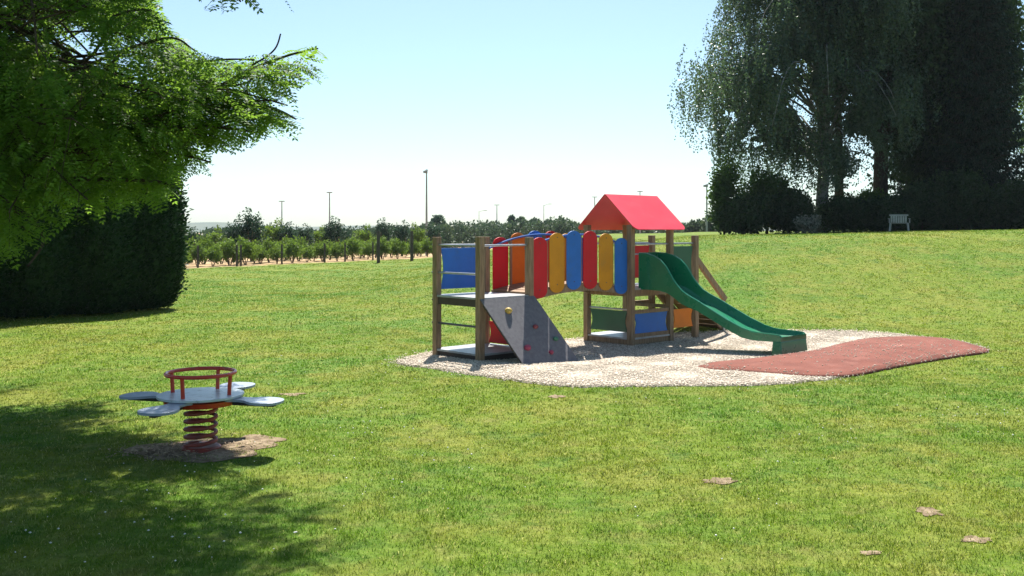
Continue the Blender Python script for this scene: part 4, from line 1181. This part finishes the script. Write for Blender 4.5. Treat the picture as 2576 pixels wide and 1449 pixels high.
far_tree(1838, 110, 556, 30, 'lf_far', 10, 'low pale green far tree at the left end of the shrubbery')

def woods(name, u0, u1, d0, d1, prof, mat, seed, n, leaf, label):
    """a far belt of trees that reads as one mass"""
    r = np.random.default_rng(seed); m_ = n
    u = r.uniform(u0, u1, m_); d = r.uniform(d0, d1, m_)
    vt = np.interp(u, [p[0] for p in prof], [p[1] for p in prof]) + r.normal(0, 2.5, m_) + 3 * np.sin(u * .07 + seed) + 2.5 * np.sin(u * .19)
    x = (u - CU) / FPX * d; z0 = terrain(x, d); zt = EYE - (vt - HV) / FPX * d
    f = r.uniform(0, 1, m_) ** .6
    C = np.column_stack([x, d, z0 + (zt - z0) * f])
    V, F = blob_leaves(r, C, np.full(m_, d0 * .0052), 26, leaf, .15)
    o = link(name, np_mesh(name, V, [F]), M[mat]); tag(o, label, 'woods', kind='stuff')
woods('woods', 380, 1130, 125, 150, [(380, 596), (500, 597), (540, 584), (600, 586), (640, 576), (690, 577), (740, 588), (800, 591), (850, 583), (900, 589), (930, 582), (1010, 581), (1060, 580), (1130, 568)], 'lf_far', 5, 2400, .42, 'belt of bluish trees far behind the young trees')
woods('woods', 1050, 1900, 150, 185, [(1050, 580), (1100, 570), (1150, 572), (1200, 568), (1280, 566), (1340, 568), (1380, 560), (1440, 565), (1520, 572), (1650, 575), (1740, 572), (1900, 566)], 'lf_far', 6, 1900, .50, 'belt of trees far behind the play tower')
woods('woods', 2000, 2700, 110, 140, [(2000, 575), (2300, 570), (2700, 560)], 'lf_far', 8, 500, .42, 'belt of trees far behind the shrubbery')

# low far hills
hx = np.linspace(-900, 900, 90); hv = np.stack([np.column_stack([hx, np.full(90, 1150.), np.full(90, -2.)]),
    np.column_stack([hx, np.full(90, 1320.), -2 + 12 + 3 * np.sin(hx * .011) + 2.0 * np.sin(hx * .03 + 1) - .004 * np.abs(hx)]), np.column_stack([hx, np.full(90, 1600.), np.full(90, -2.)])])
k = np.arange(89); hq = np.concatenate([np.stack([b * 90 + k, b * 90 + k + 1, (b + 1) * 90 + k + 1, (b + 1) * 90 + k], -1) for b in (0, 1)])
tag(link('hills', np_mesh('hills', hv.reshape(-1, 3), [hq]), M['hillfar'], smooth=True), 'low bluish hills on the horizon', 'hills', kind='structure')

# ------------------------------------------------------------------ summer haze
HAZE = .00018
mb = MB(); mb.box((-990, -60, -4.5), (1060, 2150, 40)); m_, nt_, out_ = new_mat('haze')
pv = N(nt_, 'ShaderNodeVolumePrincipled'); pv.inputs['Density'].default_value = HAZE; pv.inputs['Color'].default_value = (.80, .90, 1, 1)
L(nt_, pv.outputs[0], out_.inputs['Volume'])
tag(mb.build('haze', m_), 'thin bluish summer haze over the far trees', 'haze', kind='stuff')

# ------------------------------------------------------------------ light, sky, camera
ELEV, AZ = math.radians(56), math.radians(2)      # azimuth from +Y towards +X
w = bpy.data.worlds.new('World'); scene.world = w; w.use_nodes = True
nt = w.node_tree; nt.nodes.clear()
sky = N(nt, 'ShaderNodeTexSky'); sky.sky_type = 'NISHITA'; sky.sun_disc = False
sky.sun_elevation = ELEV; sky.sun_rotation = AZ; sky.air_density = .8; sky.dust_density = .9; sky.ozone_density = 2.0
bg = N(nt, 'ShaderNodeBackground'); bg.inputs[1].default_value = .074
wo = N(nt, 'ShaderNodeOutputWorld'); L(nt, mixc_mul(nt, sky.outputs[0], (.93, 1.04, 1.0)), bg.inputs[0]); L(nt, bg.outputs[0], wo.inputs[0])
sl_ = bpy.data.lights.new('sun', 'SUN'); sl_.energy = 5.0; sl_.angle = math.radians(.53); sl_.color = (1, .955, .87)
so = bpy.data.objects.new('sun', sl_); COL.objects.link(so)
dirv = Vector((math.sin(AZ) * math.cos(ELEV), math.cos(AZ) * math.cos(ELEV), math.sin(ELEV)))
so.rotation_euler = dirv.to_track_quat('Z', 'Y').to_euler(); so.location = (0, 0, 30)

cam = bpy.data.cameras.new('camera'); co = bpy.data.objects.new('camera', cam); COL.objects.link(co)
cam.sensor_width = 36; cam.lens = 36 * FPX / 2576; cam.shift_y = -(724.5 - HV) / 2576
cam.clip_start = .05; cam.clip_end = 5000
co.location = (0, 0, EYE); co.rotation_euler = (math.radians(90), 0, 0)
scene.camera = co

scene.view_settings.view_transform = 'Standard'; scene.view_settings.look = 'None'
scene.view_settings.exposure = 1.22; scene.view_settings.gamma = 1.0
scene.cycles.use_denoising = True
scene.cycles.max_bounces = 8; scene.cycles.diffuse_bounces = 3; scene.cycles.transparent_max_bounces = 4
scene.cycles.sample_clamp_indirect = 8
